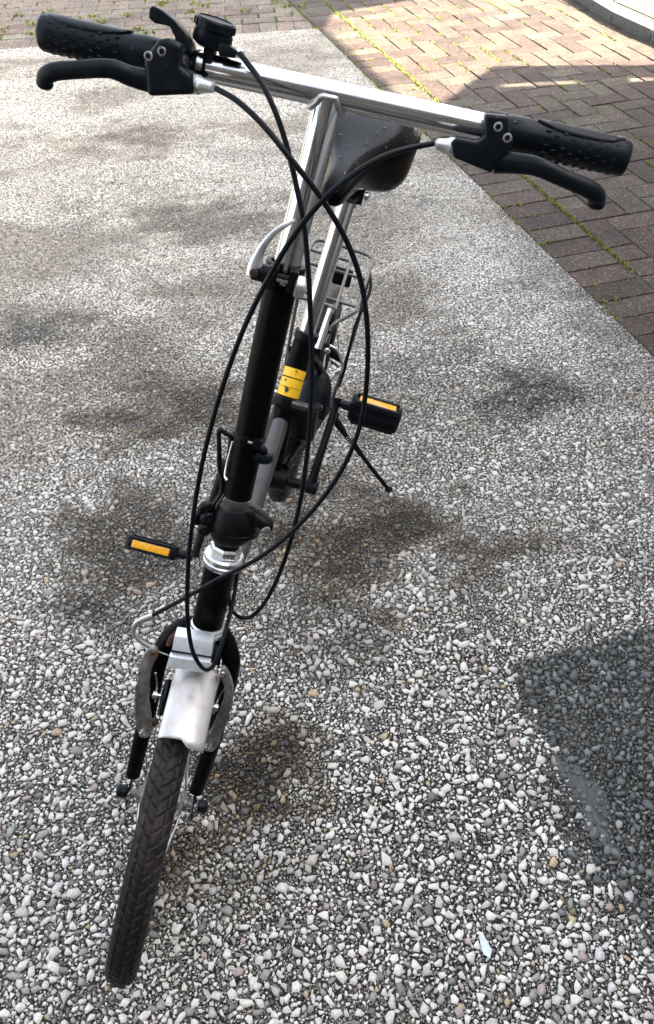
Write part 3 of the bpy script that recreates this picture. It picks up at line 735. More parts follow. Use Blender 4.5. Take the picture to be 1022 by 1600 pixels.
# quick-release collar
def collar(mb, s0, s1, r0, r1, a0, a1, cx, n=30):
    rings = []
    for a in np.linspace(a0, a1, n):
        d = lambda r, s: ST(cx + r*math.sin(a), r*math.cos(a), s)
        rings.append([d(r0, s0), d(r1, s0), d(r1, s1), d(r0, s1)])
    return mb.loft(rings)
qc = part(collar(MB(), .764, .791, .0165, .0215, .30, 2*math.pi-.30, -.0036), 'quick_release_clamp', 'blackmetal', bevel=.0012)
for sx in (-1, 1):
    part(MB().box(ST(-.0036+sx*.0105, .0225, .7785), SX*.0048, SN*.007, AX*.012), 'clamp_ear', 'blackmetal', qc, bevel=.002)
part(MB().lathe(ST(-.036,.0235,.7800), SX, [(.0085,0),(.0095,.002),(.0095,.018),(.007,.0185),(.0042,.019),(.0042,.046)], 18), 'clamp_barrel', 'blackmetal', qc)
part(MB().lathe(ST(-.0115,.0245,.7786), SX, [(.0034,0),(.0034,.019)], 12), 'clamp_rod', 'bolt', qc)
part(MB().lathe(ST(.0105,.0235,.7755), SX, [(.009,0),(.0115,.0015),(.0118,.006),(.0095,.011),(.004,.0122)], 20), 'clamp_nut', 'satin', qc)
lv = part(MB().tube(STs([(-.0330,.0275,.7760),(-.0335,.0275,.7860),(-.0322,.0275,.7985),(-.0285,.028,.8110),(-.0215,.027,.8237),(-.0130,.024,.8325),(-.0065,.019,.8372)]), [.0084,.0078,.0050,.0037,.0033,.0030,.0025], 14, 6, flat=(SN, .55)), 'clamp_lever', 'satin', qc)
part(MB().lathe(ST(-.0333,.0265,.7800), SN, [(.0046,0),(.0046,.0072),(.0036,.0078)], 16), 'lever_pivot', 'brownpin', qc)

# ---- silver stem and bar
stem = part(MB().tube(STs([(-.0034,0,.765),(-.0015,0,.83),(.0006,0,.90),(.0012,0,.955)]), [.0148,.0148,.0148,.0148], 36, 3), 'stem', 'alu', smooth=60)
part(MB().box(ST(.0000,.0152,.7725), SX*.0016, SN*.0012, AX*.0075), 'stem_slot', 'bolt', stem, bevel=.0008)
def bar_s(x): return .9563 + .0638*x
bar_pts = [BA(x, 0, bar_s(x)) for x in np.linspace(-.279, .287, 24)]
bar = part(MB().tube(bar_pts, .0127, 32), 'handlebar', 'alu', smooth=60)
wl = MB()
ring = []
for a in np.linspace(0, 2*math.pi, 40):                     # weld bead round the joint
    r = .0156; x, n = r*math.cos(a), r*math.sin(a)
    s = bar_s(x) - math.sqrt(max(.0138**2 - min(abs(n), .0137)**2, 0)) - .0006
    ring.append(ST(.001+x, n, s))
wl.tube(ring, [.0026 if i % 2 else .0033 for i in range(len(ring)*2)], 8, 2, caps=False)
part(wl, 'weld_bead', mat('weld_bead', (.62, .62, .62), .42, 1.0, (300, (.45, .44, .43), .4, .7), (400, .3, .0005)), bar, smooth=60)

# grips
def grip(x0, x1, name):
    """x0 inner end, x1 outer end"""
    d = np.sign(x1-x0); m = MB(); L = abs(x1-x0); rings = []
    secs = [(0,.0150),(.004,.0163),(.018,.0166),(.026,.0158),(.034,.0156),(.05,.0162),(.075,.0168),(L-.012,.0170),(L-.003,.0168),(L,.0150),(L+.0012,.010)]
    xs = [(x0+d*t, r) for t, r in secs]; c = [BA(x, 0, bar_s(x)) for x, _ in xs]
    axd = nrm(c[-1]-c[0]); u = nrm(BN - axd*BN.dot(axd)); w = np.cross(axd, u)
    for p, (x, r) in zip(c, xs): rings.append([p + r*(math.cos(a)*u + math.sin(a)*w) for a in np.arange(40)*2*math.pi/40])
    m.loft(rings)
    # raised studs on the front and the underside
    k = 0
    for i, t in enumerate(np.arange(.040, L-.010, .0082)):
        for j, a in enumerate(np.arange(-1.9, 2.0, .42)):
            aa = a + (.21 if i % 2 else 0); r = .01655
            if RNG.random() < .04: continue
            p = BA(x0+d*t, 0, bar_s(x0+d*t)); o = math.cos(aa)*u + math.sin(aa)*w; tg = -math.sin(aa)*u + math.cos(aa)*w
            m.blob(p+o*r, axd*.0027, tg*.0018, o*.0014, 7, 4)
    return part(m, name, 'rubber', smooth=50)
gL = grip(-.1655, -.2838, 'grip'); gR = grip(.1715, .2916, 'grip')
def grip_pad(g, xa, xb, sgn):   # smooth raised palm pad along the top
    m = MB(); P = []
    for x, wd in zip(np.linspace(xa, xb, 9), (.25,.55,.7,.78,.8,.8,.78,.7,.4)):
        axd = nrm(BA(.1,0,bar_s(.1))-BA(0,0,bar_s(0))); u = nrm(BN-axd*BN.dot(axd)); w = np.cross(axd, u)
        c = BA(x, 0, bar_s(x)); top = AX*1.0
        b0 = math.atan2(top.dot(w), top.dot(u))
        P.append([c + .0177*(math.cos(b0+t*wd*1.2)*u + math.sin(b0+t*wd*1.2)*w) for t in np.linspace(-1, 1, 9)])
    V = [q for r in P for q in r]; F = [(i*9+j, i*9+j+1, (i+1)*9+j+1, (i+1)*9+j) for i in range(8) for j in range(8)]
    m.add(V, F); o = part(m, 'palm_pad', 'rubber', g, smooth=60)
    s = o.modifiers.new('thick', 'SOLIDIFY'); s.thickness = .0022; s.offset = -1
grip_pad(gL, -.195, -.275, 1); grip_pad(gR, .2, .283, 1)

# brake levers
def brake_lever(poly, bolts, blade, adj, clampx, sgn):
    q = [BA(x, .012, s) for x, _, s in poly]; body = MB().prism(q, BN*.034)
    bl = part(body, 'brake_lever', 'plastic', bevel=.0055, seg=3, smooth=50)
    axd = nrm(BA(.1,0,bar_s(.1))-BA(0,0,bar_s(0)))
    part(MB().lathe(BA(clampx-.010, 0, bar_s(clampx-.010)), axd, [(.0128,0),(.0168,.0012),(.0168,.0188),(.0128,.020)], 28), 'clamp_band', 'plastic', bl)
    for x, n, s in bolts:
        part(MB().lathe(BA(x, .0455, s), BN, [(.0042,-.001),(.0043,.0004),(.0036,.0011),(.0024,.0012),(.0022,.0003),(.0003,.0002)], 16), 'bolt', 'castalu', bl)
        part(MB().lathe(BA(x, .0458, s), BN, [(.0022,0),(.0022,.0004)], 6), 'hex_socket', 'plastic', bl)
    part(MB().tube(BAs(blade), [.0105,.0092,.0085,.0080,.0082,.0082,.0078], 14, 6, flat=(BN, .75)), 'lever_blade', 'plastic', bl, smooth=60)
    part(MB().blob(BA(*blade[-1]), BX*.0085, BN*.007, AX*.0065, 12, 8), 'lever_tip', 'plastic', bl, smooth=60)
    a, b = BA(*adj[0]), BA(*adj[1]); d = nrm(b-a); L = np.linalg.norm(b-a)
    part(MB().lathe(a-d*.004, d, [(.0085,0),(.0085,.0075),(.0072,.0076),(.0074,.0085),(.0066,L*.6),(.0048,L+.003),(.003,L+.004)], 14), 'cable_adjuster', 'satin', bl, smooth=30)
    return bl
polyL = [(-.1569,.04,.9624),(-.1489,.04,.9654),(-.134,.04,.9629),(-.1341,.04,.9459),(-.1211,.04,.9417),(-.1171,.04,.9263),(-.1599,.04,.9135),(-.1646,.04,.9283),(-.1686,.04,.943),(-.1637,.04,.9511)]
polyR = [(.1465,.04,.9785),(.1682,.04,.9821),(.1735,.04,.9709),(.18,.04,.9632),(.1773,.04,.9524),(.171,.04,.9406),(.1695,.04,.9327),(.1315,.04,.9363),(.1238,.04,.9483),(.1288,.04,.9536),(.1475,.04,.9546),(.1528,.04,.9605)]
brake_lever(polyL, [(-.1519,.032,.9533),(-.1636,.04,.9464)], [(-.158,.036,.9262),(-.1788,.040,.9257),(-.1986,.045,.9271),(-.231,.045,.9177),(-.2504,.044,.9111),(-.2588,.042,.9052),(-.2603,.040,.8990)], [(-.119,.034,.9342),(-.1004,.040,.9362)], -.150, -1)
brake_lever(polyR, [(.1617,.032,.9713),(.1728,.04,.9647)], [(.170,.036,.9424),(.1925,.040,.9472),(.2097,.045,.9489),(.2353,.045,.9457),(.2579,.044,.9432),(.2689,.042,.9397),(.2718,.040,.9330)], [(.127,.036,.9440),(.1113,.040,.9431)], .162, 1)

# gear shifter
sx0 = -.1185; axs = nrm(AX*1 + BN*.10 + BX*.0638)
shc = BA(sx0, .004, bar_s(sx0)+.0205)
sh = part(MB().lathe(shc, axs, [(.013,-.003),(.0178,.0),(.0186,.0012),(.0186,.0105),(.0178,.0112),(.0178,.0122),(.0192,.0130),(.0192,.0195),(.0180,.0212),(.0165,.0214),(.0160,.0203),(.004,.0202)], 40), 'gear_shifter', 'plastic', smooth=35)
for a in np.arange(0, 6.28, .35):
    u = nrm(BX - axs*BX.dot(axs)); w = np.cross(axs, u); o = math.cos(a)*u + math.sin(a)*w; t = np.cross(axs, o)
    part(MB().box(shc + axs*.0162 + o*.0192, o*.0007, t*.0010, axs*.0030), 'dial_rib', 'plastic', sh)
for x in (-.1300, -.1205):
    axd = nrm(BA(.1,0,bar_s(.1))-BA(0,0,bar_s(0)))
    part(MB().lathe(BA(x-.0016,0,bar_s(x)), axd, [(.0126,0),(.0138,.0003),(.0138,.0032),(.0126,.0035)], 28), 'clamp_band', 'plastic', sh)
part(MB().prism(BAs([(-.122,.0,.952),(-.113,.0,.953),(-.112,.0,.970),(-.124,.0,.969)]), BN*.014), 'shifter_neck', 'plastic', sh, bevel=.003)
pad = [(-.1305,.9559),(-.1337,.9638),(-.14,.9713),(-.1498,.9779),(-.163,.9831),(-.1725,.9849),(-.1758,.982),(-.1752,.9737),(-.1686,.9711),(-.1551,.9724),(-.149,.9653),(-.1452,.9576),(-.1367,.9521)]
part(MB().prism([BA(x, .003, s+.002) for x, s in pad], BN*.021), 'shift_paddle', 'plastic', sh, bevel=.003, seg=3)
part(MB().lathe(BA(-.1385,.021,.9600), BN, [(.0028,0),(.0028,.0018),(.002,.0022)], 12), 'paddle_screw', 'blackmetal', sh)
ex = [(-.1094,.9733),(-.0975,.9731),(-.0876,.9702),(-.0895,.9642),(-.1058,.9612)]
part(MB().prism([BA(x, .004, s) for x, s in ex], BN*.018), 'cable_exit', 'plastic', sh, bevel=.003)
part(MB().lathe(BA(-.0905,.0165,.9690), nrm(BX+.12*AX), [(.0036,0),(.0036,.005),(.003,.006)], 12), 'cable_ferrule', 'bolt', sh)

# ---- cables
cf = [(-.1005,.043,.9368),(-.0785,.06,.9331),(-.051,.075,.9213),(-.019,.085,.9005),(.0177,.085,.8733),(.0509,.085,.8405),(.077,.08,.7991),(.0984,.075,.7394),(.111,.072,.6725),(.1093,.068,.6155),(.0957,.066,.5628),(.0738,.066,.5136),(.0484,.066,.4733),(.0267,.064,.4467),(.0005,.06,.4179),(-.033,.052,.3757),(-.07,.04,.3283)]
cs = [(-.0874,.02,.9693),(-.0645,.035,.9535),(-.0456,.045,.9343),(-.0279,.05,.9086),(-.0102,.055,.8763),(.0058,.06,.8422),(.0208,.062,.7993),(.0372,.06,.7428),(.051,.06,.6892),(.0635,.06,.6235),(.073,.055,.5403),(.0735,.05,.4603),(.067,.04,.3961),(.0568,.02,.3496),(.0444,.0,.3246),(.0305,-.012,.3215),(.021,-.02,.3337),(.0156,-.026,.3555),(.012,-.03,.40)]
crr = [(.1067,.042,.9427),(.0866,.056,.9351),(.0648,.07,.9243),(.0424,.08,.9057),(.0195,.09,.8785),(-.0003,.095,.8411),(-.0157,.095,.7947),(-.0278,.092,.7458),(-.0356,.09,.6955),(-.0413,.086,.6345),(-.0435,.082,.5618),(-.0399,.08,.481),(-.0324,.08,.4144),(-.0222,.08,.3588),(-.0085,.08,.3164),(.0083,.078,.2929),(.0188,.074,.2955),(.0233,.06,.3138),(.0250,.035,.3359),(.0262,.0,.3456),(.024,-.024,.3672),(.018,-.03,.41)]
for l, nm, lb in ((cf, 'brake_cable', 'front brake cable looping to the right of the stem'), (cs, 'gear_cable', None), (crr, 'brake_cable', 'rear brake cable sweeping down past the left of the stem to the front bracket')):
    part(MB().tube(STs(l), .0027, 10, 8), nm, 'cable', smooth=60, label=lb)
nd_ = [(-.0685,.04,.3287),(-.0803,.04,.3193),(-.0886,.042,.3112),(-.0891,.044,.3),(-.0806,.046,.2901),(-.0644,.046,.2816)]
part(MB().tube(STs(nd_), [.0042,.0044,.0032,.0028,.0028,.0030], 10, 6), 'brake_noodle', 'wire')
part(MB().tube(STs([(-.0644,.046,.2816),(-.0407,.046,.275),(-.0083,.042,.2728),(.0258,.044,.2715)]), .0011, 6, 4), 'brake_wire', 'wire')

# ---- front mudguard, bracket
def guard_arc(C, xd, nd, sd, rad, hw, a0, a1, mat_, name, na=24, arch=.30, parent=None, cx=0.0, torn=False):
    m = MB(); ncs = 31; rings = []
    for i, a in enumerate(np.linspace(a0, a1, na)):
        r_ = []
        for j, t in enumerate(np.linspace(-1, 1, ncs)):
            aa = a
            if torn and i >= na-3:                           # ragged front edge: bitten away at the image-left half
                aa = a + (.030*min(1, max(0, (t-.0)/.24)) if i == na-1 else 0)
            lat = hw*math.sin(t*1.25)/math.sin(1.25); drop = hw*arch*1.6*(1-math.cos(t*1.25))
            rr = rad - drop
            r_.append(C + xd*(cx+lat) + rr*(math.sin(aa)*nd + math.cos(aa)*sd))
        rings.append(r_)
    m.loft(rings, close=False, caps=False)
    o = part(m, name, mat_, parent, smooth=60); s = o.modifiers.new('thick', 'SOLIDIFY'); s.thickness = .0011; s.offset = -1
    return o
HG = ST(.002, RK, 0)
guard_arc(HG, SX, SN, AX, .268, .0292, RAD(1), RAD(25.5), 'guard', 'front_mudguard', torn=True, arch=.34)
guard_arc(HG, SX, SN, AX, .262, .027, RAD(-42), RAD(-3), 'blackpaint', 'mudguard_flap')
brk = part(MB().prism(STs([(-.0368,.050,.3118),(.0125,.050,.3150),(.0150,.058,.2975),(-.0360,.058,.2944)]), -SN*.020), 'lamp_bracket', 'zinc', bevel=.0015)
part(MB().prism(STs([(-.0360,.058,.2944),(.0150,.058,.2975),(.0155,.056,.2930),(-.0368,.056,.2900)]), -SN*.020), 'bracket_step', 'plastic', brk)
part(MB().prism(STs([(-.0372,.066,.2905),(.0155,.066,.2938),(.0162,.070,.2790),(-.0380,.070,.2757)]), -SN*.010), 'bracket_plate', 'zinc', brk, bevel=.001)
for k in range(15):
    part(MB().lathe(ST(-.031+.003*k, .0515, .3055+.0002*k), SN, [(.0010,0),(.0010,.0012)], 6), 'bracket_stud', 'bolt', brk)

# ---- front brake arms
aL = [(-.0607,.2902),(-.0709,.2744),(-.0745,.2404),(-.0688,.1894),(-.0616,.1498),(-.0495,.1386),(-.0388,.15),(-.0439,.1727),(-.0514,.2),(-.0582,.228),(-.0565,.262),(-.0505,.2778)]
aR = [(.0302,.2803),(.0412,.2722),(.0536,.2472),(.0573,.2182),(.0536,.1876),(.0527,.1692),(.0512,.1442),(.0403,.1349),(.0288,.1442),(.0271,.1585),(.0373,.171),(.0397,.1957),(.0446,.2217),(.041,.2495),(.0318,.2629)]
def smooth_poly(p, it=2):
    p = [np.array(q) for q in p]
    for _ in range(it):
        n = []
        for a, b in zip(p, p[1:]+p[:1]): n += [a*.75+b*.25, a*.25+b*.75]
        p = n
    return p
for poly, bolt, pin, nm in ((aL, (-.0498,.1495), (-.0575,.2800), 'left'), (aR, (.0405,.1478), (.0335,.2690), 'right')):
    ba = part(MB().prism([ST(x, .044 + .011*(1-abs(s-.21)/.07 if abs(s-.21) < .07 else 0)*0 + .010*(s < .21), s) for x, s in smooth_poly(poly)], SN*.010), 'brake_arm', 'castalu', bevel=.0022)
    part(MB().lathe(ST(bolt[0], .060, bolt[1]), SN, [(.0085,0),(.0085,.0035),(.0062,.004),(.0062,.0075),(.0048,.0085),(.0030,.0085),(.0028,.005),(.0003,.005)], 18), 'pivot_bolt', 'bolt', ba)
    sgn = 1 if bolt[0] < 0 else -1
    part(MB().lathe(ST(bolt[0]+sgn*.010, .050, bolt[1]+.012), SN, [(.0055,0),(.0055,.006),(.003,.008)], 12), 'rusty_spring', 'rust', ba)
    part(MB().lathe(ST(pin[0], .052, pin[1]), SN, [(.0052,0),(.0058,.002),(.0048,.005),(.0024,.0052),(.002,.003)], 14), 'wire_clamp', 'rust' if sgn > 0 else 'alu', ba)
    x = bolt[0] + sgn*.0165
    part(MB().tube(STs([(x,.040,.228),(x,.058,.214),(x,.072,.195)]), [.0055,.0062,.005], 10, 4, flat=(SX, .8)), 'brake_pad', 'plastic', ba)
    part(MB().lathe(ST(x-sgn*.016,.055,.212), sgn*SX, [(.0045,0),(.0055,.001),(.0055,.006),(.003,.0062),(.003,.012)], 12), 'pad_bolt', 'bolt', ba)
    part(MB().tube(STs([(x-sgn*.018,.048,.243),(x-sgn*.013,.05,.225),(x-sgn*.011,.05,.195)]), .0013, 6, 4), 'spring_wire', 'wire', ba)

# ---- frame: main tube, seat tube
part(MB().tube([ST(0,-.010,.352), (.002,.30,.455), (.003,.45,.445), (.002,.64,.452)], [.0185,.0165,.0155,.0150], 24, 8), 'main_tube', 'greytube', smooth=60)
st_p = [(.0070,.7585,.5800),(.0035,.74,.5345),(.0018,.71,.4938),(.0015,.69,.4620),(.003,.675,.430),(.006,.635,.335)]
seat_tube = part(MB().tube(st_p, [.0205,.0205,.0200,.0195,.0195,.0195], 28, 5), 'seat_tube', 'blackpaint', smooth=60)
def along(t):  # point and direction on the seat tube
    p = spline(st_p, 8); i = t*(len(p)-1); k = int(i); f = i-k; k2 = min(k+1, len(p)-1); return p[k]*(1-f)+p[k2]*f, nrm(p[k2]-p[k])
c0, d0 = along(0)
part(MB().lathe(c0-d0*.001, d0, [(.0195,0),(.0225,.001),(.0225,.014),(.0205,.016)], 28), 'seat_clamp', 'blackmetal', seat_tube)
for t0 in (.285, .357, .429):
    p, d = along(t0)
    part(MB().lathe(p, d, [(.0199,0),(.0210,.0004),(.0208,.0165),(.0196,.0169)], 28), 'yellow_band', 'yellow', seat_tube)
lugc, ld = along(.56)
lug = part(MB().lathe(lugc-ld*.008, ld, [(.0200,0),(.0245,.003),(.0250,.014),(.0225,.022),(.0200,.024)], 26), 'frame_lug', 'blackmetal')
part(MB().tube([lugc+np.array([.010,-.012,.004]), lugc+np.array([.045,-.008,.002]), lugc+np.array([.066,0,.004])], [.013,.011,.008], 14, 5, flat=((0,.5,.8), .7)), 'lug_arm', 'greytube', lug)
part(MB().lathe(lugc+np.array([.058,-.008,.008]), nrm([0,-.5,.8]), [(.0075,0),(.0075,.005),(.006,.0062),(.003,.0063)], 16), 'lug_bolt', 'blackmetal', lug)
part(MB().box((.040,.725,.400), np.array([.026,0,.003]), np.array([0,.012,.012]), np.array([-.003,-.012,.036])), 'folding_joint', 'blackmetal', bevel=.006)
post_p = [(.0045,.752,.562),(.0110,.80,.690),(.0175,.848,.806)]
sp = part(MB().tube(post_p, .0155, 28, 6), 'seat_post', 'alu', smooth=60)
part(MB().lathe((.0170,.845,.790), nrm([.02,.38,.92]), [(.0155,0),(.0175,.002),(.0175,.018),(.013,.022)], 20), 'post_collar', 'castalu', sp)

# ---- saddle
def saddle():
    # sections from nose to tail: y, centre x, half width, top z, depth of the skirt, crown
    S = [(.722,-.004,.012,.862,.020,.2),(.732,-.003,.020,.872,.036,.25),(.755,.000,.0235,.879,.046,.25),(.790,.004,.027,.882,.052,.22),(.825,.007,.033,.884,.060,.2),(.860,.010,.045,.887,.072,.16),(.892,.014,.062,.891,.088,.12),(.920,.018,.077,.895,.102,.10),(.950,.022,.086,.899,.108,.09),(.985,.025,.090,.902,.104,.08),(1.012,.027,.084,.902,.086,.08),(1.030,.028,.066,.897,.050,.08)]
    m = MB(); rings = []; n = 28
    for y, cx, hw, zt, dp, cr in S:
        r_ = []
        for i in range(n):
            a = 2*math.pi*i/n; ca, sa = math.cos(a), math.sin(a)
            e = 2/(3.0+2.6*min(1, max(0, (y-.80)/.12))); x = abs(ca)**e*math.copysign(1, ca)*hw; zz = abs(sa)**e*math.copysign(1, sa)
            z = zt - dp*.5 + zz*dp*.5
            if sa > 0: z -= cr*hw*(abs(ca)**2.2) + .000*sa
            else: x *= .96
            r_.append((cx+x, y, z))
        rings.append(r_)
    m.loft(rings)
    o = part(m, 'saddle', 'vinyl', smooth=70, subsurf=1)
    for sx in (-1, 1):
        part(MB().tube([(.004+sx*.008,.755,.846),(.012+sx*.019,.80,.822),(.016+sx*.021,.87,.818),(.026+sx*.03,.95,.838)], .0034, 8, 6), 'saddle_rail', 'blackmetal', o)
    part(MB().box((.017,.848,.814), (.026,0,0), (0,.018,0), (0,0,.011)), 'rail_clamp', 'blackmetal', o, bevel=.004)
    part(MB().lathe((.044,.848,.814), (1,0,0), [(.007,0),(.007,.006),(.004,.008)], 12), 'clamp_nut', 'bolt', o)
    return o
sad = saddle()

# ---- bottom bracket, cranks, pedals
part(MB().lathe((-.034,.625,.328), (1,0,.03), [(.019,0),(.0215,.001),(.0215,.074),(.0195,.0755),(.010,.076),(.0095,.112)], 28), 'bottom_bracket', 'blackmetal')
cr_R = [(.0866,.62,.337),(.0874,.632,.352),(.0880,.650,.378),(.0905,.690,.4145),(.0920,.73,.4455),(.0911,.745,.4637)]
ck = part(MB().tube(cr_R, [.0125,.0120,.0105,.0095,.0095,.0115], 14, 6, flat=((1,0,0), .75)), 'crank', 'blackmetal', smooth=60)
part(MB().lathe((.078,.62,.337), (1,0,0), [(.0125,0),(.0135,.002),(.0135,.020),(.010,.023)], 20), 'crank_boss', 'blackmetal', ck)
cr_L = [(-.083,.628,.322),(-.086,.60,.298),(-.090,.55,.252),(-.092,.505,.213),(-.092,.490,.200)]
ck2 = part(MB().tube(cr_L, [.0125,.0110,.0100,.0100,.0110], 14, 6, flat=((1,0,0), .75)), 'crank', 'blackmetal', smooth=60)
part(MB().lathe((-.092,.628,.322), (1,0,0), [(.010,0),(.0135,.003),(.0135,.030)], 20), 'crank_boss', 'blackmetal', ck2)
# chainring and chain on the far side of the frame
crm = MB(); nt_ = 44; rr_ = []
ring_o = [(.0785 if k % 2 else .0845) for k in range(nt_*2)]
C_ = np.array([-.052,.625,.325])
o_ = [[C_+np.array([dx, r*math.cos(t), r*math.sin(t)]) for r, t in zip(ring_o, np.arange(nt_*2)*math.pi/nt_)] for dx in (0, .003)]
i_ = [[C_+np.array([dx, .066*math.cos(t), .066*math.sin(t)]) for t in np.arange(nt_*2)*math.pi/nt_] for dx in (.003, 0)]
crm.loft([o_[0], o_[1], i_[0], i_[1], o_[0]], True, False)
cring = part(crm, 'chainring', 'blackmetal', smooth=20)
for k in range(5):
    a = 2*math.pi*k/5 + .3; part(MB().tube([C_+np.array([.0015,.014*math.cos(a),.014*math.sin(a)]), C_+np.array([.0015,.070*math.cos(a),.070*math.sin(a)])], [.007,.005], 8, 1, flat=((1,0,0), .3)), 'chainring_arm', 'blackmetal', cring)
chain_pts = [(-.0505,.62,.412),(-.042,.80,.335),(-.032,.985,.283)]
chain_pts2 = [(-.0505,.62,.238),(-.042,.80,.225),(-.032,.985,.207)]
for l in (chain_pts, chain_pts2): part(MB().tube(l, .0045, 6, 8, flat=((1,0,0), .7)), 'chain', 'blackmetal')

def pedal(c, ax_, up, fw_, L=.100, W=.054, T=.026):
    """c centre, ax_ spindle direction outward, fw_ direction the reflector faces, up normal"""
    c = np.array(c, float); ax_, up, fw_ = nrm(ax_), nrm(up), nrm(fw_); m = MB()
    def rr(a, b, n=6, r=.010):
        pts = []
        for cx, cy, t0 in ((a-r, b-r, 0), (-a+r, b-r, 1), (-a+r, -b+r, 2), (a-r, -b+r, 3)):
            for k in range(n): t = (t0 + k/(n-1))*math.pi/2; pts.append((cx+r*math.cos(t), cy+r*math.sin(t)))
        return pts
    out, inn = rr(L/2, W/2), rr(L/2-.0075, W/2-.0075, r=.005)
    P = lambda xy, z: [c + ax_*x + fw_*y + up*z for x, y in xy]
    h = T/2; sc2 = [(x*.97, y*.95) for x, y in out]
    m.loft([P(sc2, -h), P(out, -h+.003), P(out, h-.003), P(sc2, h), P(inn, h), P(inn, -h), P(sc2, -h)], True, False)
    pd = part(m, 'pedal', 'plastic', smooth=40)
    part(MB().lathe(c-ax_*(L/2+.028), ax_, [(.0075,0),(.0075,.014),(.0095,.015),(.0095,.03),(.011,.032),(.011,L-.006+.028)], 16), 'pedal_axle', 'plastic', pd)
    for t in (-.017, .017):
        part(MB().box(c+fw_*t, ax_*(L/2-.006), fw_*.0022, up*(h*.75)), 'pedal_rib', 'plastic', pd, bevel=.001)
    for sgn in (1, -1):
        rf = part(MB().box(c+fw_*sgn*(W/2+.0002), ax_*(L*.36), fw_*.0016, up*(h*.56)), 'reflector', 'amber', pd, bevel=.001)
        part(MB().box(c+fw_*sgn*(W/2)+up*(h*.78), ax_*(L*.42), fw_*.0034, up*(h*.20)), 'reflector_rim', 'plastic', pd, bevel=.001)
        part(MB().box(c+fw_*sgn*(W/2)-up*(h*.78), ax_*(L*.42), fw_*.0034, up*(h*.20)), 'reflector_rim', 'plastic', pd, bevel=.001)
    return pd
# right: seen from in front with its face tipped down; left: nearly edge-on
pedal((.1690,.742,.4530), (1,.0,-.03), (0,-.99,-.10), (0,-.10,.99))
pedal((-.1730,.486,.2010), (-1,.0,-.02), (0,.72,.69), (0,-.69,.72))

# ---- kickstand
ks = part(MB().tube([(.098,.962,.236),(.112,.962,.221),(.150,.961,.186),(.184,.960,.152)], [.009,.0095,.008,.006], 12, 4), 'kickstand', 'blackmetal', smooth=60)
part(MB().tube([(.178,.960,.158),(.232,.959,.106),(.2690,.958,.0735),(.2730,.958,.0695)], [.0052,.0050,.0050,.0070], 12, 4), 'stand_leg', 'blackmetal', ks)
part(MB().tube([(.2710,.958,.0715),(.2760,.958,.0665)], [.0075,.0105], 12, 1), 'stand_foot', 'plastic', ks)
hel = [np.array([.116,.962,.222])*(1-t)+np.array([.162,.955,.176])*t + .0055*(math.cos(t*75)*np.array([.3,.8,.3])+math.sin(t*75)*nrm([.7,-.1,.6])) for t in np.linspace(0, 1, 130)]
part(MB().tube(hel, .0012, 5), 'stand_spring', 'wire', ks)
part(MB().lathe((.098,.962,.236), nrm([0,1,.2]), [(.011,-.0075),(.011,.012)], 14), 'stand_pivot', 'blackmetal', ks)

# ---- rear triangle, axle, brake, mudguard
for sx in (-1, 1):
    xo = .024 + sx*.055
    part(MB().tube([(.006+sx*.022,.645,.340),(.012+sx*.038,.78,.300),(xo,.985,.245)], [.011,.010,.0085], 12, 5), 'chain_stay', 'blackpaint', smooth=60)
    part(MB().tube([(.006+sx*.018,.742,.545),(.016+sx*.036,.86,.42),(xo,.985,.252)], [.008,.0078,.0075], 12, 5), 'seat_stay', 'blackpaint', smooth=60)
    part(MB().lathe((.024+sx*.050,.985,.243), (sx,0,0), [(.004,0),(.015,.0008),(.015,.003),(.0095,.0032),(.0115,.004),(.0115,.013),(.008,.015),(.006,.0155),(.006,.024)], 6), 'axle_nut', 'chrome', smooth=15)
guard_arc(HUBR+np.array([-.008,0,0]), RX, -RY, RZ, .266, .0215, RAD(-110), RAD(30), 'plastic', 'rear_mudguard', na=40)
fl = MB(); rings = []
for a, hw in zip(np.linspace(.66, 1.0, 9), (.014,.022,.027,.030,.031,.031,.031,.031,.031)):
    rings.append([HUBR + RX*(.028+hw*math.sin(t*1.3)/math.sin(1.3)) + (.272-hw*.55*(1-math.cos(t*1.3)))*(-math.sin(a)*RY + math.cos(a)*RZ) for t in np.linspace(-1, 1, 15)])
fl.loft(rings, False, False); fo = part(fl, 'mudguard_flap', 'plastic', smooth=60); s_ = fo.modifiers.new('thick', 'SOLIDIFY'); s_.thickness = .002
part(MB().tube([(.0784,.858,.4352),(.0542,.838,.3932),(.019,.80,.352)], .0024, 8, 4), 'brake_hose', 'wire')
rb = part(MB().tube([(.040,.868,.487),(.054,.868,.476),(.070,.872,.462),(.080,.872,.452)], [.007,.009,.0095,.006], 12, 4), 'rear_brake', 'blackmetal', smooth=60)
part(MB().lathe((.046,.858,.482), nrm([.2,-.8,.4]), [(.007,0),(.007,.008),(.0045,.009),(.0045,.014)], 14), 'brake_bolt', 'bolt', rb)
part(MB().lathe((.060,.860,.462), nrm([1,-.1,-.4]), [(.0055,0),(.0055,.02),(.003,.022)], 12), 'brake_barrel', 'bolt', rb)
part(MB().tube([(.050,.86,.495),(.066,.858,.490),(.082,.858,.466),(.0855,.858,.445),(.0790,.858,.4360)], [.003,.0024,.0022,.0022,.004], 8, 5), 'brake_noodle', 'wire', rb)
part(MB().tube([(.0493,.9,.5299),(.060,.9,.490),(.0754,.9,.4433)], .0011, 6, 3), 'brake_wire', 'wire', rb)
cb = [(.0893,1.05,.562),(.0985,1.02,.545),(.0945,.98,.5241),(.0885,.95,.4947),(.0898,.92,.4506),(.0907,.9,.4065),(.0888,.88,.3865)]
part(MB().tube(cb, .0032, 8, 6), 'brake_cable', 'cable', smooth=60, label='rear end of the brake cable behind the rack')

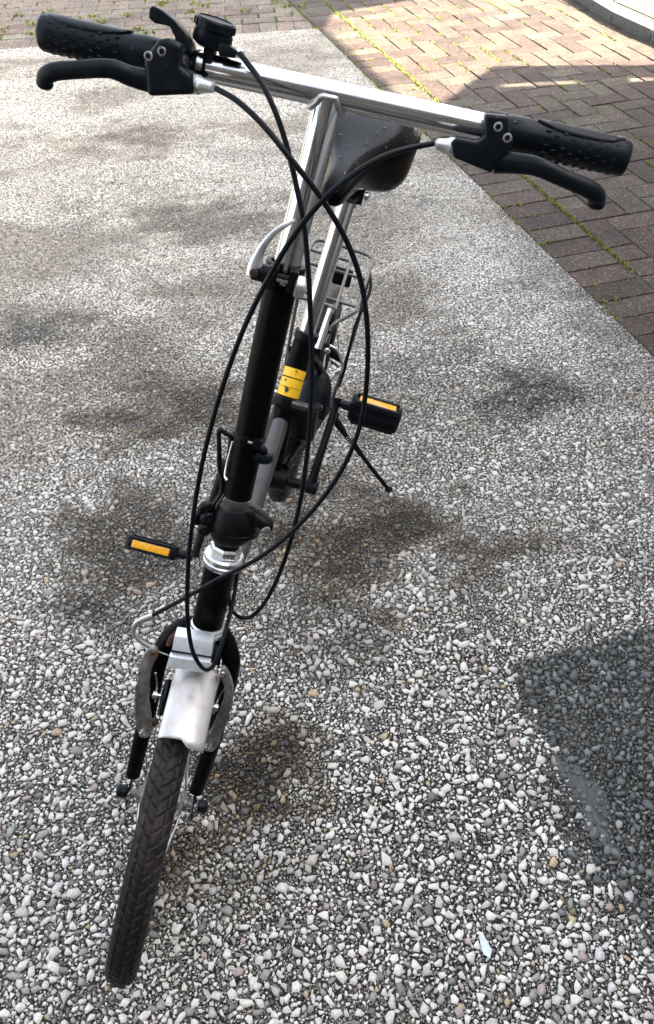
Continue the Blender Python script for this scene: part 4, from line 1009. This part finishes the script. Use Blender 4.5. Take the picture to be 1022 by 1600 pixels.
# ---- luggage rack
ZR = .58
rk = part(MB().tube([(-.043,.84,ZR),(-.043,.95,ZR),(-.043,1.06,ZR),(-.036,1.088,ZR),(-.0236,1.0944,ZR),(.0266,1.0951,ZR),(.0709,1.0895,ZR),(.0850,1.0815,ZR),(.0885,1.068,ZR),(.0870,1.0256,ZR),(.0840,.93,ZR),(.0820,.880,ZR),(.0775,.860,ZR),(.0508,.818,ZR-.004),(.046,.812,ZR-.02)], .0037, 10, 5), 'luggage_rack', 'rack', smooth=60)
for a, b in (((-.043,1.0,ZR-.004),(.0865,.9985,ZR-.004)), ((-.043,.892,ZR-.004),(.0825,.8915,ZR-.004)), ((-.043,.866,ZR-.002),(.046,.866,ZR-.002)), ((-.043,1.053,ZR-.004),(.040,1.052,ZR-.004))):
    part(MB().tube([a, b], .0033, 8), 'rack_bar', 'rack', rk)
part(MB().tube([(.0435,1.055,ZR),(.0432,.95,ZR),(.0432,.869,ZR),(.0432,.862,ZR-.006),(.044,.855,ZR-.05),(.042,.85,ZR-.075)], .0034, 8, 4), 'rack_bar', 'rack', rk)
part(MB().tube([(.0435-.05,1.055,ZR),(-.0068,.95,ZR),(-.0068,.866,ZR)], .0034, 8, 4), 'rack_bar', 'rack', rk)
for sx in (-1, 1):
    part(MB().tube([(.0215+sx*.066,1.03,ZR),(.024+sx*.068,1.01,.45),(.024+sx*.060,.995,.26)], .0038, 8, 5), 'rack_stay', 'rack', rk)
part(MB().tube([(.0300,.815,.512),(.0355,.855,.580)], .0095, 12, 1, flat=((1,0,0), .8)), 'rack_strut', 'alu', rk)
part(MB().box((.040,.852,.545), (.007,0,0), (0,.006,.008), (0,-.012,.024)), 'strut_clip', 'plastic', rk, bevel=.002)
rfl = part(MB().box((.036,1.02,.555), (.020,0,0), (0,.005,0), (0,0,.020)), 'tail_reflector_holder', 'plastic', rk, bevel=.006)

# ---- water drops on the wet plastic
def drops(owner, pts, r0, r1, name='water_drops'):
    m = MB()
    for p, nn in pts:
        r = r0 + (r1-r0)*RNG.random()**2; nn = nrm(nn); u = nrm(np.cross(nn, [.3,.5,.8])); w = np.cross(nn, u)
        m.blob(p, u*r*(.8+.6*RNG.random()), w*r*(.8+.4*RNG.random()), nn*r*.55, 8, 5)
    o = part(m, name, WATER, owner, smooth=60); o['kind'] = 'stuff'; return o
WATER = bpy.data.materials.new('water'); WATER.use_nodes = True
_b = WATER.node_tree.nodes['Principled BSDF']; _b.inputs['Roughness'].default_value = .03; _b.inputs['Transmission Weight'].default_value = 1; _b.inputs['IOR'].default_value = 1.33
def surf_points(o, n, cond):
    me = o.data; me.calc_loop_triangles(); out = []; fs = [p for p in me.polygons if cond(p)]
    if not fs: return out
    ar = np.array([p.area for p in fs]); ar /= ar.sum()
    for i in RNG.choice(len(fs), n, p=ar):
        f = fs[i]; vs = [np.array(me.vertices[k].co) for k in f.vertices]; w = RNG.random(len(vs)); w /= w.sum()
        out.append((sum(v*t for v, t in zip(vs, w)), np.array(f.normal)))
    return out
up = Vector((0, -.5, .85))
drops(sad, surf_points(sad, 90, lambda p: p.normal.dot(up) > .55), .0009, .0032)
for g in (gL, gR): drops(g, surf_points(g, 26, lambda p: p.normal.dot(up) > .3), .0007, .0018)
for o in [c for c in bike.children if c.name.startswith('brake_lever')]:
    drops(o, surf_points(o, 16, lambda p: p.normal.dot(up) > .3), .0007, .0017)
